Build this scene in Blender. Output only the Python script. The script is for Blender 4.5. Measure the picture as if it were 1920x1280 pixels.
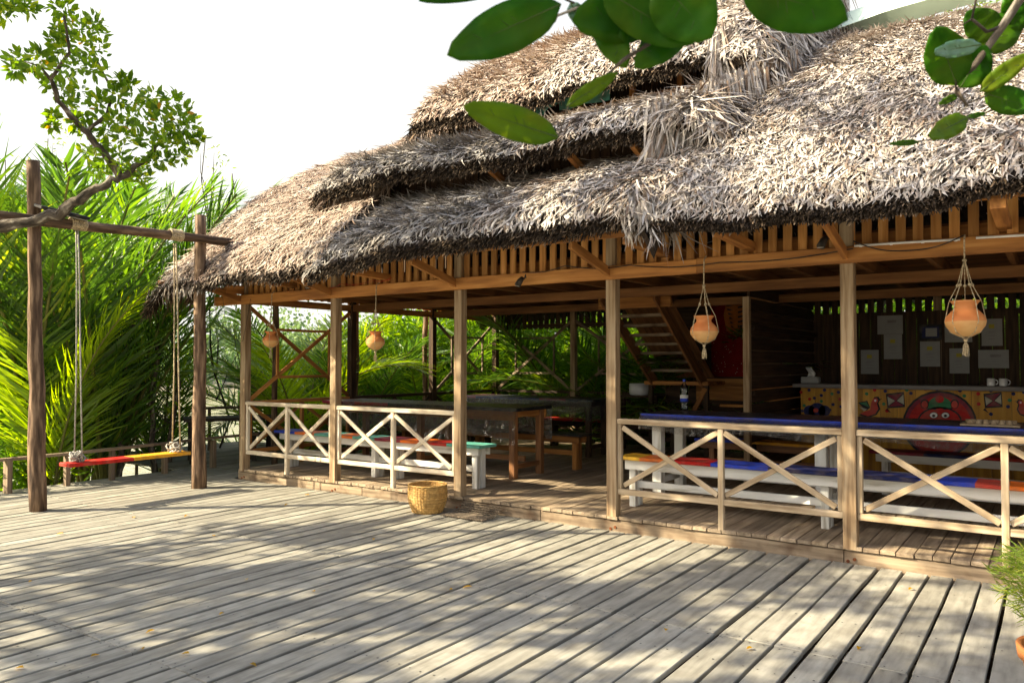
import bpy, math, random
import numpy as np
from mathutils import Vector, Matrix, Euler
random.seed(7); rng = np.random.default_rng(7)
for o in list(bpy.data.objects): bpy.data.objects.remove(o)
S = bpy.context.scene; COL = S.collection; R = math.radians
# ------------------------------------------------------------------ camera, sky, sun, exposure
FPX, YAW, PIT, ZC = 1461.0, R(34.92), R(1.51), 1.634
cam = bpy.data.cameras.new('camera'); co = bpy.data.objects.new('camera', cam); COL.objects.link(co)
cam.sensor_width = 36; cam.lens = FPX / 1920 * 36; cam.clip_start = .05; cam.clip_end = 2000
co.location = (0, 0, ZC); co.rotation_euler = (R(90) + PIT, 0, YAW)
cam.dof.use_dof = True; cam.dof.focus_distance = 8.0; cam.dof.aperture_fstop = 9
S.camera = co
SUN_EL, SUN_H = R(34), Vector((-.74, -.67, 0)).normalized()
sd = Vector((SUN_H.x * math.cos(SUN_EL), SUN_H.y * math.cos(SUN_EL), math.sin(SUN_EL)))
w = bpy.data.worlds.new('World'); S.world = w; w.use_nodes = True
nt = w.node_tree; bg = nt.nodes['Background']
sky = nt.nodes.new('ShaderNodeTexSky'); sky.sky_type = 'NISHITA'; sky.sun_disc = False
sky.sun_elevation = SUN_EL; sky.sun_rotation = math.atan2(SUN_H.x, SUN_H.y)
sky.air_density = 1.0; sky.dust_density = 5.0; sky.ozone_density = .6
hz = nt.nodes.new('ShaderNodeMixRGB'); hz.inputs[0].default_value = .8; hz.inputs[2].default_value = (2.6, 2.56, 2.36, 1)   # milky haze veil over the clear sky
wt = nt.nodes.new('ShaderNodeTexCoord'); wx = nt.nodes.new('ShaderNodeSeparateXYZ'); nt.links.new(wt.outputs['Generated'], wx.inputs[0])
wm = nt.nodes.new('ShaderNodeMapRange'); wm.inputs['From Min'].default_value = .38; wm.inputs['From Max'].default_value = .62; wm.inputs['To Min'].default_value = .92; wm.inputs['To Max'].default_value = .03   # haze thins towards the zenith
nt.links.new(wx.outputs['Z'], wm.inputs['Value']); nt.links.new(wm.outputs[0], hz.inputs[0])
nt.links.new(sky.outputs[0], hz.inputs[1]); nt.links.new(hz.outputs[0], bg.inputs[0]); bg.inputs[1].default_value = .15
sl = bpy.data.lights.new('sun', 'SUN'); sl.energy = 5.0; sl.angle = R(.55); sl.color = (1, .865, .61)
so = bpy.data.objects.new('sun', sl); COL.objects.link(so); so.rotation_euler = (-sd).to_track_quat('-Z', 'Y').to_euler()
S.view_settings.view_transform = 'Standard'; S.view_settings.look = 'None'
S.view_settings.exposure = 1.7; S.view_settings.gamma = 1
S.cycles.max_bounces = 8; S.cycles.diffuse_bounces = 4; S.cycles.transparent_max_bounces = 12
# a point of the world on the plane axis = value, or at a depth, seen in a direction measured from the photograph
_F = np.array([-math.sin(YAW) * math.cos(PIT), math.cos(YAW) * math.cos(PIT), math.sin(PIT)])
_R = np.array([math.cos(YAW), math.sin(YAW), 0]); _U = np.cross(_R, _F); _C = np.array([0, 0, ZC])
def at(x, y, ax, v):
    d = _F + (x - 960) / FPX * _R - (y - 640) / FPX * _U
    return _C + d * (v if ax == 'D' else (v - _C[ax]) / d[ax])
# ------------------------------------------------------------------ materials
def hexc(c): return (c[0], c[1], c[2], 1)
def mat(name, cols, src='gc', scale=(2, 26, 26), rough=.75, bump=.25, tint=.35, transl=0, drive='noise',
        detail=5, stain=0, stainc=(.1, .08, .06), stain_scale=3, spec=.3, bdist=.01, dist=0):
    m = bpy.data.materials.new(name); m.use_nodes = True; t = m.node_tree; N = t.nodes; L = t.links
    b = N['Principled BSDF']; out = N['Material Output']
    b.inputs['Roughness'].default_value = rough; b.inputs['Specular IOR Level'].default_value = spec
    if src == 'gc':
        a = N.new('ShaderNodeAttribute'); a.attribute_name = 'gc'; vec = a.outputs['Vector']
    else:
        a = N.new('ShaderNodeTexCoord'); vec = a.outputs['Object']
    mp = N.new('ShaderNodeMapping'); mp.inputs['Scale'].default_value = scale; L.new(vec, mp.inputs['Vector'])
    no = N.new('ShaderNodeTexNoise'); no.inputs['Scale'].default_value = 1; no.inputs['Detail'].default_value = detail
    no.inputs['Distortion'].default_value = dist; L.new(mp.outputs[0], no.inputs['Vector'])
    ta = N.new('ShaderNodeAttribute'); ta.attribute_name = 'tint'
    rp = N.new('ShaderNodeValToRGB'); e = rp.color_ramp.elements
    e[0].position, e[0].color = cols[0][0], hexc(cols[0][1]); e[1].position, e[1].color = cols[-1][0], hexc(cols[-1][1])
    for p, c in cols[1:-1]:
        k = e.new(p); k.color = hexc(c)
    L.new(no.outputs['Fac'] if drive == 'noise' else ta.outputs['Fac'], rp.inputs[0])
    cur = rp.outputs[0]
    if tint and drive == 'noise':
        mr = N.new('ShaderNodeMapRange'); mr.inputs['To Min'].default_value = 1 - tint; mr.inputs['To Max'].default_value = 1 + tint
        L.new(ta.outputs['Fac'], mr.inputs['Value'])
        mx = N.new('ShaderNodeVectorMath'); mx.operation = 'SCALE'; L.new(cur, mx.inputs[0]); L.new(mr.outputs[0], mx.inputs['Scale']); cur = mx.outputs[0]
    if drive == 'tint':
        mr = N.new('ShaderNodeMapRange'); mr.inputs['From Min'].default_value = .3; mr.inputs['From Max'].default_value = .7
        mr.inputs['To Min'].default_value = 1 - tint; mr.inputs['To Max'].default_value = 1 + tint
        L.new(no.outputs['Fac'], mr.inputs['Value'])
        mx = N.new('ShaderNodeVectorMath'); mx.operation = 'SCALE'; L.new(cur, mx.inputs[0]); L.new(mr.outputs[0], mx.inputs['Scale']); cur = mx.outputs[0]
    if stain:
        tc = N.new('ShaderNodeTexCoord'); n2 = N.new('ShaderNodeTexNoise'); n2.inputs['Scale'].default_value = stain_scale; n2.inputs['Detail'].default_value = 6
        L.new(tc.outputs['Object'], n2.inputs['Vector'])
        r2 = N.new('ShaderNodeValToRGB'); r2.color_ramp.elements[0].position = .48; r2.color_ramp.elements[1].position = .72
        L.new(n2.outputs['Fac'], r2.inputs[0])
        ml = N.new('ShaderNodeMath'); ml.operation = 'MULTIPLY'; ml.inputs[1].default_value = stain; L.new(r2.outputs[0], ml.inputs[0])
        m2 = N.new('ShaderNodeMixRGB'); L.new(ml.outputs[0], m2.inputs[0]); L.new(cur, m2.inputs[1]); m2.inputs[2].default_value = hexc(stainc); cur = m2.outputs[0]
    L.new(cur, b.inputs['Base Color'])
    if bump:
        bp = N.new('ShaderNodeBump'); bp.inputs['Strength'].default_value = bump; bp.inputs['Distance'].default_value = bdist
        L.new(no.outputs['Fac'], bp.inputs['Height']); L.new(bp.outputs[0], b.inputs['Normal'])
    if transl:
        tr = N.new('ShaderNodeBsdfTranslucent'); ms = N.new('ShaderNodeMixShader'); ms.inputs[0].default_value = transl
        hs = N.new('ShaderNodeHueSaturation'); hs.inputs['Value'].default_value = 1.7; hs.inputs['Saturation'].default_value = 1.1; hs.inputs['Hue'].default_value = .485
        L.new(cur, hs.inputs['Color']); L.new(hs.outputs[0], tr.inputs[0])
        L.new(b.outputs[0], ms.inputs[1]); L.new(tr.outputs[0], ms.inputs[2]); L.new(ms.outputs[0], out.inputs[0])
    return m
def plain(name, c, rough=.6, spec=.3, var=.12, scale=8, bump=.05, metal=0):
    d = tuple(x * (1 - var * 2) for x in c); u = tuple(min(1, x * (1 + var)) for x in c)
    m = mat(name, [(.3, d), (.7, u)], src='obj', scale=(scale,) * 3, rough=rough, bump=bump, tint=0, spec=spec)
    m.node_tree.nodes['Principled BSDF'].inputs['Metallic'].default_value = metal
    return m
M = {}
M['deck'] = mat('weathered_deck_wood', [(.2, (.13, .12, .098)), (.5, (.24, .228, .19)), (.8, (.32, .305, .258))], rough=.85, tint=.22, stain=.45, stainc=(.13, .115, .09), stain_scale=7, scale=(3.5, 22, 22), bump=.35, detail=8)
M['platform'] = mat('platform_wood', [(.25, (.14, .1, .065)), (.55, (.3, .23, .155)), (.8, (.4, .32, .23))], rough=.75, tint=.25, stain=.4, stainc=(.13, .08, .05))
M['fascia'] = mat('aged_fascia_wood', [(.25, (.1, .068, .043)), (.5, (.25, .185, .12)), (.8, (.38, .3, .21))], tint=.2, stain=.85, stainc=(.07, .035, .018), stain_scale=5)
M['post'] = mat('planed_post_wood', [(.3, (.15, .09, .045)), (.5, (.32, .22, .125)), (.72, (.45, .345, .22))], tint=.15, stain=.2, stainc=(.22, .13, .06))
M['rail'] = mat('pale_rail_wood', [(.3, (.24, .165, .095)), (.5, (.4, .305, .195)), (.7, (.54, .43, .3))], tint=.2, stain=.3, stainc=(.2, .13, .07), stain_scale=6)
M['rail_sunlit'] = mat('sunlit_rail_wood', [(.3, (.4, .31, .21)), (.5, (.6, .51, .38)), (.7, (.74, .66, .53))], tint=.15, stain=.25, stainc=(.3, .2, .11), stain_scale=6)  # sunlight on the left bays put into a paler rail colour
M['slat'] = mat('bounce_lit_slat_wood', [(.3, (.4, .17, .045)), (.55, (.58, .28, .08)), (.75, (.66, .36, .13))], tint=.3)  # glow bounced up from the deck put into a brighter orange
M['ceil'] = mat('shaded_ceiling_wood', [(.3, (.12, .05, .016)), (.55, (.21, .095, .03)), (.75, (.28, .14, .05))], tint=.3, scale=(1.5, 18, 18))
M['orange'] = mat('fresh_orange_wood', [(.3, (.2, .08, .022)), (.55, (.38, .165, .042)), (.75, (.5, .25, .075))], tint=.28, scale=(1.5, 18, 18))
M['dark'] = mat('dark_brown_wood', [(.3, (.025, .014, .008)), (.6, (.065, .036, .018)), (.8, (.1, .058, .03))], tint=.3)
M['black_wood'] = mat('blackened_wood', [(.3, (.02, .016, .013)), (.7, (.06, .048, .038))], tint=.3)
M['brownleg'] = mat('brown_table_wood', [(.3, (.14, .06, .025)), (.6, (.3, .14, .055)), (.8, (.38, .19, .08))], tint=.25, rough=.5)
M['log'] = mat('rough_log_bark', [(.3, (.035, .022, .014)), (.5, (.11, .068, .042)), (.64, (.24, .16, .1))], scale=(3, 22, 22), bump=.9, bdist=.02, rough=.9, tint=.25, detail=7)
M['branch'] = mat('lichened_bark', [(.35, (.03, .024, .018)), (.55, (.1, .08, .06)), (.68, (.3, .27, .22))], scale=(9, 22, 22), bump=1, bdist=.03, detail=8, rough=.9)
M['fence'] = mat('grey_fence_wood', [(.3, (.12, .085, .055)), (.7, (.26, .19, .13))], tint=.3)
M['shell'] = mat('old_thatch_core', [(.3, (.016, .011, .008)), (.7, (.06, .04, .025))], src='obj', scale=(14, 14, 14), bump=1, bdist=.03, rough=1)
M['thatch'] = mat('dry_palm_thatch', [(0, (.09, .055, .035)), (.12, (.17, .115, .08)), (.3, (.3, .25, .21)), (.6, (.43, .39, .35)), (.85, (.55, .515, .475)), (1, (.7, .665, .62))], src='obj', scale=(25, 25, 25), drive='tint', rough=.85, bump=0, tint=.25)
M['thatch_brown'] = mat('reddish_dry_thatch', [(0, (.1, .05, .03)), (.25, (.25, .17, .125)), (.6, (.42, .345, .28)), (1, (.6, .54, .47))], src='obj', scale=(25, 25, 25), drive='tint', rough=.85, bump=0, tint=.25)
M['thatch_shaded'] = mat('shaded_grey_thatch', [(0, (.06, .045, .032)), (.3, (.19, .165, .145)), (.7, (.35, .33, .305)), (1, (.55, .53, .5))], src='obj', scale=(25, 25, 25), drive='tint', rough=.85, bump=0, tint=.25)  # tree and eave shade on the tiers painted as darker grey leaves
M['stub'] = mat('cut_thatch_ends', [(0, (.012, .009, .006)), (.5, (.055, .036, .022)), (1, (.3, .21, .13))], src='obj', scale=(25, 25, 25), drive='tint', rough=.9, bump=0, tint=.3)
M['palm'] = mat('nipa_leaf', [(0, (.025, .065, .014)), (.5, (.075, .165, .02)), (.85, (.17, .28, .025)), (1, (.3, .36, .04))], src='obj', scale=(6, 6, 6), drive='tint', rough=.35, bump=0, tint=.2, transl=.48, spec=.5)
M['palm_bright'] = mat('young_nipa_leaf', [(0, (.13, .25, .014)), (1, (.28, .38, .03))], src='obj', scale=(6, 6, 6), drive='tint', rough=.42, bump=0, tint=.15, transl=.5, spec=.5)
M['rachis'] = mat('palm_stem', [(.3, (.09, .1, .02)), (.7, (.2, .19, .05))], src='obj', scale=(5, 5, 5), rough=.5, bump=0)
M['leaf'] = mat('mangrove_leaf', [(0, (.05, .12, .015)), (.6, (.15, .27, .025)), (.9, (.32, .4, .035)), (1, (.42, .26, .02))], src='obj', scale=(8, 8, 8), drive='tint', rough=.4, bump=0, tint=.2, transl=.58, spec=.4)
M['canopy'] = mat('canopy_leaf', [(0, (.03, .08, .015)), (1, (.09, .17, .03))], src='obj', scale=(8, 8, 8), drive='tint', rough=.45, bump=0, tint=.2, transl=.18)
M['sparse'] = mat('light_tree_leaf', [(0, (.08, .14, .03)), (.8, (.2, .29, .06)), (1, (.36, .34, .08))], src='obj', scale=(8, 8, 8), drive='tint', rough=.5, bump=0, tint=.2, transl=.45)
M['bigleaf'] = mat('glossy_broad_leaf', [(.3, (.018, .105, .003)), (.55, (.038, .155, .004)), (.75, (.08, .22, .006))], src='obj', scale=(14, 14, 14), rough=.42, bump=.1, tint=0, transl=.52, spec=.2, stain=.5, stainc=(.12, .14, .01), stain_scale=9)
M['oliveleaf'] = mat('olive_broad_leaf', [(.3, (.08, .17, .006)), (.55, (.13, .22, .008)), (.75, (.19, .25, .012))], src='obj', scale=(14, 14, 14), rough=.42, bump=.1, tint=0, transl=.5, spec=.2, stain=.6, stainc=(.2, .17, .01), stain_scale=12)
M['midrib'] = plain('leaf_midrib', (.05, .09, .01), .5)
M['paleleaf'] = mat('pale_leaf_face', [(.3, (.09, .2, .12)), (.7, (.14, .27, .18))], src='obj', scale=(14, 14, 14), rough=.35, bump=0, tint=0, transl=.2, spec=.5)
M['fern'] = mat('feathery_leaf', [(0, (.09, .16, .02)), (.7, (.22, .3, .035)), (1, (.42, .4, .08))], src='obj', scale=(8, 8, 8), drive='tint', rough=.5, bump=0, tint=.2, transl=.4)
M['farwood'] = mat('far_mangrove_leaf', [(0, (.07, .13, .06)), (.5, (.13, .21, .08)), (1, (.22, .3, .1))], src='obj', scale=(.5, .5, .5), drive='tint', rough=.7, bump=0, tint=.3, transl=.3)
M['mud'] = mat('river_mud', [(.3, (.1, .085, .06)), (.7, (.24, .21, .16))], src='obj', scale=(.8, .8, .8), rough=.6, bump=.5, tint=0)
M['sand'] = mat('pale_sand', [(.3, (.4, .36, .29)), (.7, (.58, .53, .44))], src='obj', scale=(9, 9, 9), rough=.95, bump=.7, tint=0, bdist=.03, detail=8)
M['clay'] = mat('terracotta', [(.3, (.5, .16, .045)), (.5, (.58, .22, .07)), (.75, (.62, .3, .12))], src='obj', scale=(4, 4, 9), rough=.7, bump=.15, tint=0)
M['clay_pale'] = mat('pale_fired_clay', [(.3, (.5, .24, .08)), (.6, (.62, .37, .15))], src='obj', scale=(5, 5, 9), rough=.75, bump=.15, tint=0)
M['rope'] = plain('jute_rope', (.5, .4, .25), .9, var=.3, scale=60, bump=.5)
M['ropegrey'] = plain('grey_rope', (.4, .38, .34), .9, var=.25, scale=50, bump=.5)
M['wicker'] = mat('woven_cane', [(.3, (.4, .22, .06)), (.7, (.62, .4, .14))], src='obj', scale=(30, 30, 30), rough=.5, bump=.2, tint=.3)
M['darkcane'] = mat('dark_cane', [(.3, (.04, .03, .02)), (.7, (.16, .12, .08))], src='obj', scale=(30, 30, 30), rough=.6, bump=.2, tint=.4)
M['black'] = plain('black_metal', (.02, .02, .02), .4)
M['rust'] = plain('rusty_iron', (.22, .06, .015), .8, var=.4, scale=40)
M['white'] = plain('white_plastic', (.75, .75, .72), .5)
M['paper'] = plain('paper', (.36, .36, .34), .8, var=.04)
M['ink'] = plain('faint_ink', (.28, .27, .26), .8, var=.1)
M['yellowink'] = plain('yellow_print', (.5, .42, .06), .8, var=.1)
M['ceramic'] = plain('white_ceramic', (.7, .7, .68), .2, spec=.6, var=.03)
M['green_metal'] = plain('pale_green_metal', (.6, .74, .62), .45, var=.08, scale=2)
M['teal'] = plain('teal_cloth', (.04, .3, .27), .9, var=.2, scale=4)
M['wpaint'] = mat('worn_white_paint', [(.32, (.4, .37, .3)), (.45, (.68, .67, .62)), (.8, (.8, .8, .77))], scale=(2, 16, 16), rough=.6, tint=.08, bump=.15)
def paint(n, c): return mat('paint_' + n, [(.25, tuple(x * .55 for x in c)), (.5, c), (.8, tuple(min(1, x * 1.15) for x in c))], src='obj', scale=(5, 14, 14), rough=.5, tint=0, bump=.1, spec=.2, stain=.45, stainc=(.2, .15, .1), stain_scale=8)
PC = dict(red=(.46, .014, .01), orange=(.75, .16, .015), yellow=(.7, .4, .03), teal=(.12, .42, .34), blue=(.025, .06, .5), maroon=(.22, .02, .04), black=(.015, .017, .02), green=(.04, .2, .08), ochre=(.5, .27, .045), cream=(.42, .4, .3), pink=(.5, .06, .04), navy=(.012, .018, .09), grey=(.2, .19, .18), amber=(.7, .33, .02))
for k_, v_ in PC.items(): M[k_ if k_ != 'orange' else 'porange'] = paint(k_, v_)
M['ochre_plank'] = mat('ochre_painted_planks', [(.3, (.3, .13, .012)), (.55, (.5, .25, .025)), (.8, (.58, .32, .045))], scale=(1.5, 14, 14), rough=.5, tint=.16)
def special(name, build):
    m = bpy.data.materials.new(name); m.use_nodes = True; t = m.node_tree; t.nodes.remove(t.nodes['Principled BSDF']); build(t); M[name] = m
def _film(t):
    N, L = t.nodes, t.links; o = N['Material Output']
    tr = N.new('ShaderNodeBsdfTransparent'); tr.inputs[0].default_value = (.93, .93, .93, 1); gl = N.new('ShaderNodeBsdfGlossy'); gl.inputs['Roughness'].default_value = .1
    df = N.new('ShaderNodeBsdfDiffuse'); df.inputs[0].default_value = (.7, .7, .7, 1)
    n = N.new('ShaderNodeTexNoise'); n.inputs['Scale'].default_value = 16; n.inputs['Detail'].default_value = 6; n.inputs['Distortion'].default_value = 2.5
    tc = N.new('ShaderNodeTexCoord'); L.new(tc.outputs['Object'], n.inputs['Vector'])
    b = N.new('ShaderNodeBump'); b.inputs['Strength'].default_value = .9; b.inputs['Distance'].default_value = .03; L.new(n.outputs['Fac'], b.inputs['Height']); L.new(b.outputs[0], gl.inputs['Normal'])
    fr = N.new('ShaderNodeFresnel'); fr.inputs[0].default_value = 1.2; L.new(b.outputs[0], fr.inputs['Normal'])
    a = N.new('ShaderNodeMixShader'); L.new(fr.outputs[0], a.inputs[0]); L.new(tr.outputs[0], a.inputs[1]); L.new(gl.outputs[0], a.inputs[2])
    c = N.new('ShaderNodeMixShader'); c.inputs[0].default_value = .05; L.new(a.outputs[0], c.inputs[1]); L.new(df.outputs[0], c.inputs[2]); L.new(c.outputs[0], o.inputs[0])
special('film', _film)
def _film2(t):
    _film(t); N = t.nodes
    for n_ in N:
        if n_.type == 'FRESNEL': n_.inputs[0].default_value = 1.42
        if n_.type == 'TEX_NOISE': n_.inputs['Scale'].default_value = 26; n_.inputs['Distortion'].default_value = 3.5
        if n_.type == 'BUMP': n_.inputs['Strength'].default_value = 1; n_.inputs['Distance'].default_value = .06
        if n_.type == 'MIX_SHADER' and not n_.inputs[0].is_linked: n_.inputs[0].default_value = .025
special('film_drop', _film2)
def _water(t):
    N, L = t.nodes, t.links; o = N['Material Output']
    b = N.new('ShaderNodeBsdfPrincipled'); b.inputs['Base Color'].default_value = (.3, .28, .17, 1); b.inputs['Roughness'].default_value = .12
    tc = N.new('ShaderNodeTexCoord'); mp = N.new('ShaderNodeMapping'); mp.inputs['Scale'].default_value = (2.2, 2.2, 1)
    n = N.new('ShaderNodeTexNoise'); n.inputs['Scale'].default_value = 1; n.inputs['Detail'].default_value = 5
    L.new(tc.outputs['Object'], mp.inputs[0]); L.new(mp.outputs[0], n.inputs['Vector'])
    bp = N.new('ShaderNodeBump'); bp.inputs['Strength'].default_value = .5; bp.inputs['Distance'].default_value = .12; L.new(n.outputs['Fac'], bp.inputs['Height']); L.new(bp.outputs[0], b.inputs['Normal'])
    L.new(b.outputs[0], o.inputs[0])
special('water', _water)
def _clear(t):
    N, L = t.nodes, t.links; o = N['Material Output']
    tr = N.new('ShaderNodeBsdfTransparent'); tr.inputs[0].default_value = (.9, .95, .97, 1); gl = N.new('ShaderNodeBsdfGlossy'); gl.inputs['Roughness'].default_value = .06
    fr = N.new('ShaderNodeFresnel'); fr.inputs[0].default_value = 1.6
    a = N.new('ShaderNodeMixShader'); L.new(fr.outputs[0], a.inputs[0]); L.new(tr.outputs[0], a.inputs[1]); L.new(gl.outputs[0], a.inputs[2]); L.new(a.outputs[0], o.inputs[0])
special('clear_plastic', _clear)
# ------------------------------------------------------------------ objects and meshes
def tag(o, label=None, cat=None, group=None, kind=None):
    if label: o['label'] = label
    if cat: o['category'] = cat
    if group: o['group'] = group
    if kind: o['kind'] = kind
    return o
def thing(name, loc, label, cat, group=None):
    o = bpy.data.objects.new(name, None); COL.objects.link(o); o.location = loc; o.empty_display_size = .1
    return tag(o, label, cat, group)
def wloc(o):
    v = Vector((0, 0, 0))
    while o: v += o.location; o = o.parent
    return v
def copy_tree(o, parent=None):
    c = o.copy(); COL.objects.link(c)
    if parent: c.parent = parent
    for ch in list(o.children): copy_tree(ch, c)
    return c
def rt(): return random.random()
class MB:
    def __init__(s): s.v = []; s.f = []; s.g = []; s.t = []; s.m = []
    def add(s, vs, fs, gs=None, t=None, mi=0):
        n = len(s.v); t = rt() if t is None else t
        off = Vector((rt() * 40, rt() * 40, rt() * 40))
        s.v += [tuple(v) for v in vs]; s.t += [t] * len(vs)
        gs = vs if gs is None else gs
        s.g += [tuple(Vector(g) + off) for g in gs]
        s.f += [tuple(i + n for i in f) for f in fs]
        s.m += ([mi] * len(fs) if isinstance(mi, int) else mi)
    def beam(s, p0, p1, w, h, up=(0, 0, 1), t=None, mi=0, roll=0):
        p0 = Vector(p0); p1 = Vector(p1); d = (p1 - p0); L = d.length; d.normalize()
        u = Vector(up)
        if abs(d.dot(u)) > .98: u = Vector((0, 1, 0))
        sx = d.cross(u).normalized(); uz = sx.cross(d)
        vs = []; gs = []
        for q, l in ((p0, 0), (p1, L)):
            for a, b in ((-1, -1), (1, -1), (1, 1), (-1, 1)):
                vs.append(q + sx * a * w / 2 + uz * b * h / 2); gs.append((l, a * w / 2, b * h / 2))
        s.add(vs, [(0, 3, 2, 1), (4, 5, 6, 7), (0, 1, 5, 4), (1, 2, 6, 5), (2, 3, 7, 6), (3, 0, 4, 7)], gs, t, mi)
    def box(s, x0, x1, y0, y1, z0, z1, t=None, mi=0):
        d = [(x1 - x0), (y1 - y0), (z1 - z0)]; k = d.index(max(d)); c = [(x0 + x1) / 2, (y0 + y1) / 2, (z0 + z1) / 2]
        if k == 0: s.beam((x0, c[1], c[2]), (x1, c[1], c[2]), d[1], d[2], (0, 0, 1), t, mi)
        elif k == 1: s.beam((c[0], y0, c[2]), (c[0], y1, c[2]), d[0], d[2], (0, 0, 1), t, mi)
        else: s.beam((c[0], c[1], z0), (c[0], c[1], z1), d[0], d[1], (0, 1, 0), t, mi)
    def tube(s, pts, rad, n=8, t=None, rough=0, mi=0):
        pts = [Vector(p) for p in pts]; rad = rad if hasattr(rad, '__len__') else [rad] * len(pts)
        vs = []; gs = []; fs = []; l = 0; ref = None
        for i, p in enumerate(pts):
            d = (pts[min(i + 1, len(pts) - 1)] - pts[max(i - 1, 0)]).normalized()
            if ref is None: ref = Vector((0, 0, 1)) if abs(d.z) < .9 else Vector((1, 0, 0))
            a = d.cross(ref).normalized(); b = d.cross(a).normalized(); ref = -b if False else ref
            if i: l += (p - pts[i - 1]).length
            for k in range(n):
                th = 2 * math.pi * k / n; r = rad[i] * (1 + rough * (rt() - .5))
                vs.append(p + a * math.cos(th) * r + b * math.sin(th) * r); gs.append((l, math.cos(th) * rad[i], math.sin(th) * rad[i]))
        for i in range(len(pts) - 1):
            for k in range(n): fs.append((i * n + k, i * n + (k + 1) % n, (i + 1) * n + (k + 1) % n, (i + 1) * n + k))
        fs.append(tuple(range(n))[::-1]); fs.append(tuple(range((len(pts) - 1) * n, len(pts) * n)))
        s.add(vs, fs, gs, t, mi)
    def lathe(s, prof, c, n=24, t=None, mi=0):
        vs = []; fs = []
        for r, z in prof:
            for k in range(n):
                th = 2 * math.pi * k / n; vs.append((c[0] + r * math.cos(th), c[1] + r * math.sin(th), c[2] + z))
        for i in range(len(prof) - 1):
            for k in range(n): fs.append((i * n + k, i * n + (k + 1) % n, (i + 1) * n + (k + 1) % n, (i + 1) * n + k))
        s.add(vs, fs, None, t, mi)
    def disc(s, c, r, ax, th=.003, n=14, mi=0, sy=1, a0=0, a1=2 * math.pi):
        # a thin painted disc facing -Y (ax='y')
        vs = []; k = n + (0 if a1 - a0 > 6.2 else 1)
        for yy in (-th, 0):
            for i in range(k):
                a = a0 + (a1 - a0) * i / n; vs.append((c[0] + r * math.cos(a), c[1] + yy, c[2] + r * sy * math.sin(a)))
        fs = [tuple(range(k))] + [(i, i + k, (i + 1) % k + k, (i + 1) % k) for i in range(k)]
        s.add(vs, fs, None, None, mi)
    def poly(s, pts, y, th=.003, mi=0):
        k = len(pts); vs = [(x, y - th, z) for x, z in pts] + [(x, y, z) for x, z in pts]
        s.add(vs, [tuple(range(k))] + [(i, i + k, (i + 1) % k + k, (i + 1) % k) for i in range(k)], None, None, mi)
    def grid(s, fn, nu, nv, t=None, mi=0):
        vs = [fn(i / nu, j / nv) for j in range(nv + 1) for i in range(nu + 1)]
        fs = [(j * (nu + 1) + i, j * (nu + 1) + i + 1, (j + 1) * (nu + 1) + i + 1, (j + 1) * (nu + 1) + i) for j in range(nv) for i in range(nu)]
        s.add(vs, fs, None, t, mi)
    def build(s, name, mats, parent=None, smooth=False, bevel=0, solid=0, origin=None):
        if parent is not None: org = wloc(parent)
        elif origin is not None: org = Vector(origin)
        else:
            a = np.array(s.v); org = Vector(((a[:, 0].min() + a[:, 0].max()) / 2, (a[:, 1].min() + a[:, 1].max()) / 2, a[:, 2].min()))
        me = bpy.data.meshes.new(name); me.from_pydata([tuple(Vector(v) - org) for v in s.v], [], s.f)
        for x in (mats if isinstance(mats, (list, tuple)) else [mats]): me.materials.append(x if not isinstance(x, str) else M[x])
        g = me.attributes.new('gc', 'FLOAT_VECTOR', 'POINT'); g.data.foreach_set('vector', np.array(s.g, dtype=np.float32).ravel())
        a = me.attributes.new('tint', 'FLOAT', 'POINT'); a.data.foreach_set('value', np.array(s.t, dtype=np.float32))
        me.polygons.foreach_set('material_index', s.m)
        if smooth: me.polygons.foreach_set('use_smooth', [True] * len(me.polygons))
        me.update()
        o = bpy.data.objects.new(name, me); COL.objects.link(o)
        if parent is not None: o.parent = parent
        else: o.location = org
        if bevel:
            b = o.modifiers.new('bevel', 'BEVEL'); b.width = bevel; b.segments = 1; b.limit_method = 'ANGLE'
        if solid:
            b = o.modifiers.new('thickness', 'SOLIDIFY'); b.thickness = solid
        return o
def mesh_np(name, V, F, T, mats, parent=None, origin=None, mi=None, smooth=False):
    org = wloc(parent) if parent is not None else Vector(origin if origin is not None else (0, 0, 0))
    me = bpy.data.meshes.new(name); V = np.asarray(V, np.float32) - np.array(org, np.float32)
    F = np.asarray(F, np.int32); k = F.shape[1]
    me.vertices.add(len(V)); me.vertices.foreach_set('co', V.ravel())
    me.loops.add(F.size); me.loops.foreach_set('vertex_index', F.ravel())
    me.polygons.add(len(F)); me.polygons.foreach_set('loop_start', np.arange(0, F.size, k, dtype=np.int32))
    try: me.polygons.foreach_set('loop_total', np.full(len(F), k, np.int32))
    except Exception: pass
    for x in (mats if isinstance(mats, (list, tuple)) else [mats]): me.materials.append(M[x])
    a = me.attributes.new('tint', 'FLOAT', 'POINT'); a.data.foreach_set('value', np.asarray(T, np.float32))
    if mi is not None: me.polygons.foreach_set('material_index', np.asarray(mi, np.int32))
    if smooth: me.polygons.foreach_set('use_smooth', np.ones(len(F), bool))
    me.update(calc_edges=True)
    o = bpy.data.objects.new(name, me); COL.objects.link(o)
    if parent is not None: o.parent = parent
    else: o.location = org
    return o
def unit(a): return a / np.maximum(np.linalg.norm(a, axis=-1, keepdims=True), 1e-9)
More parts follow.
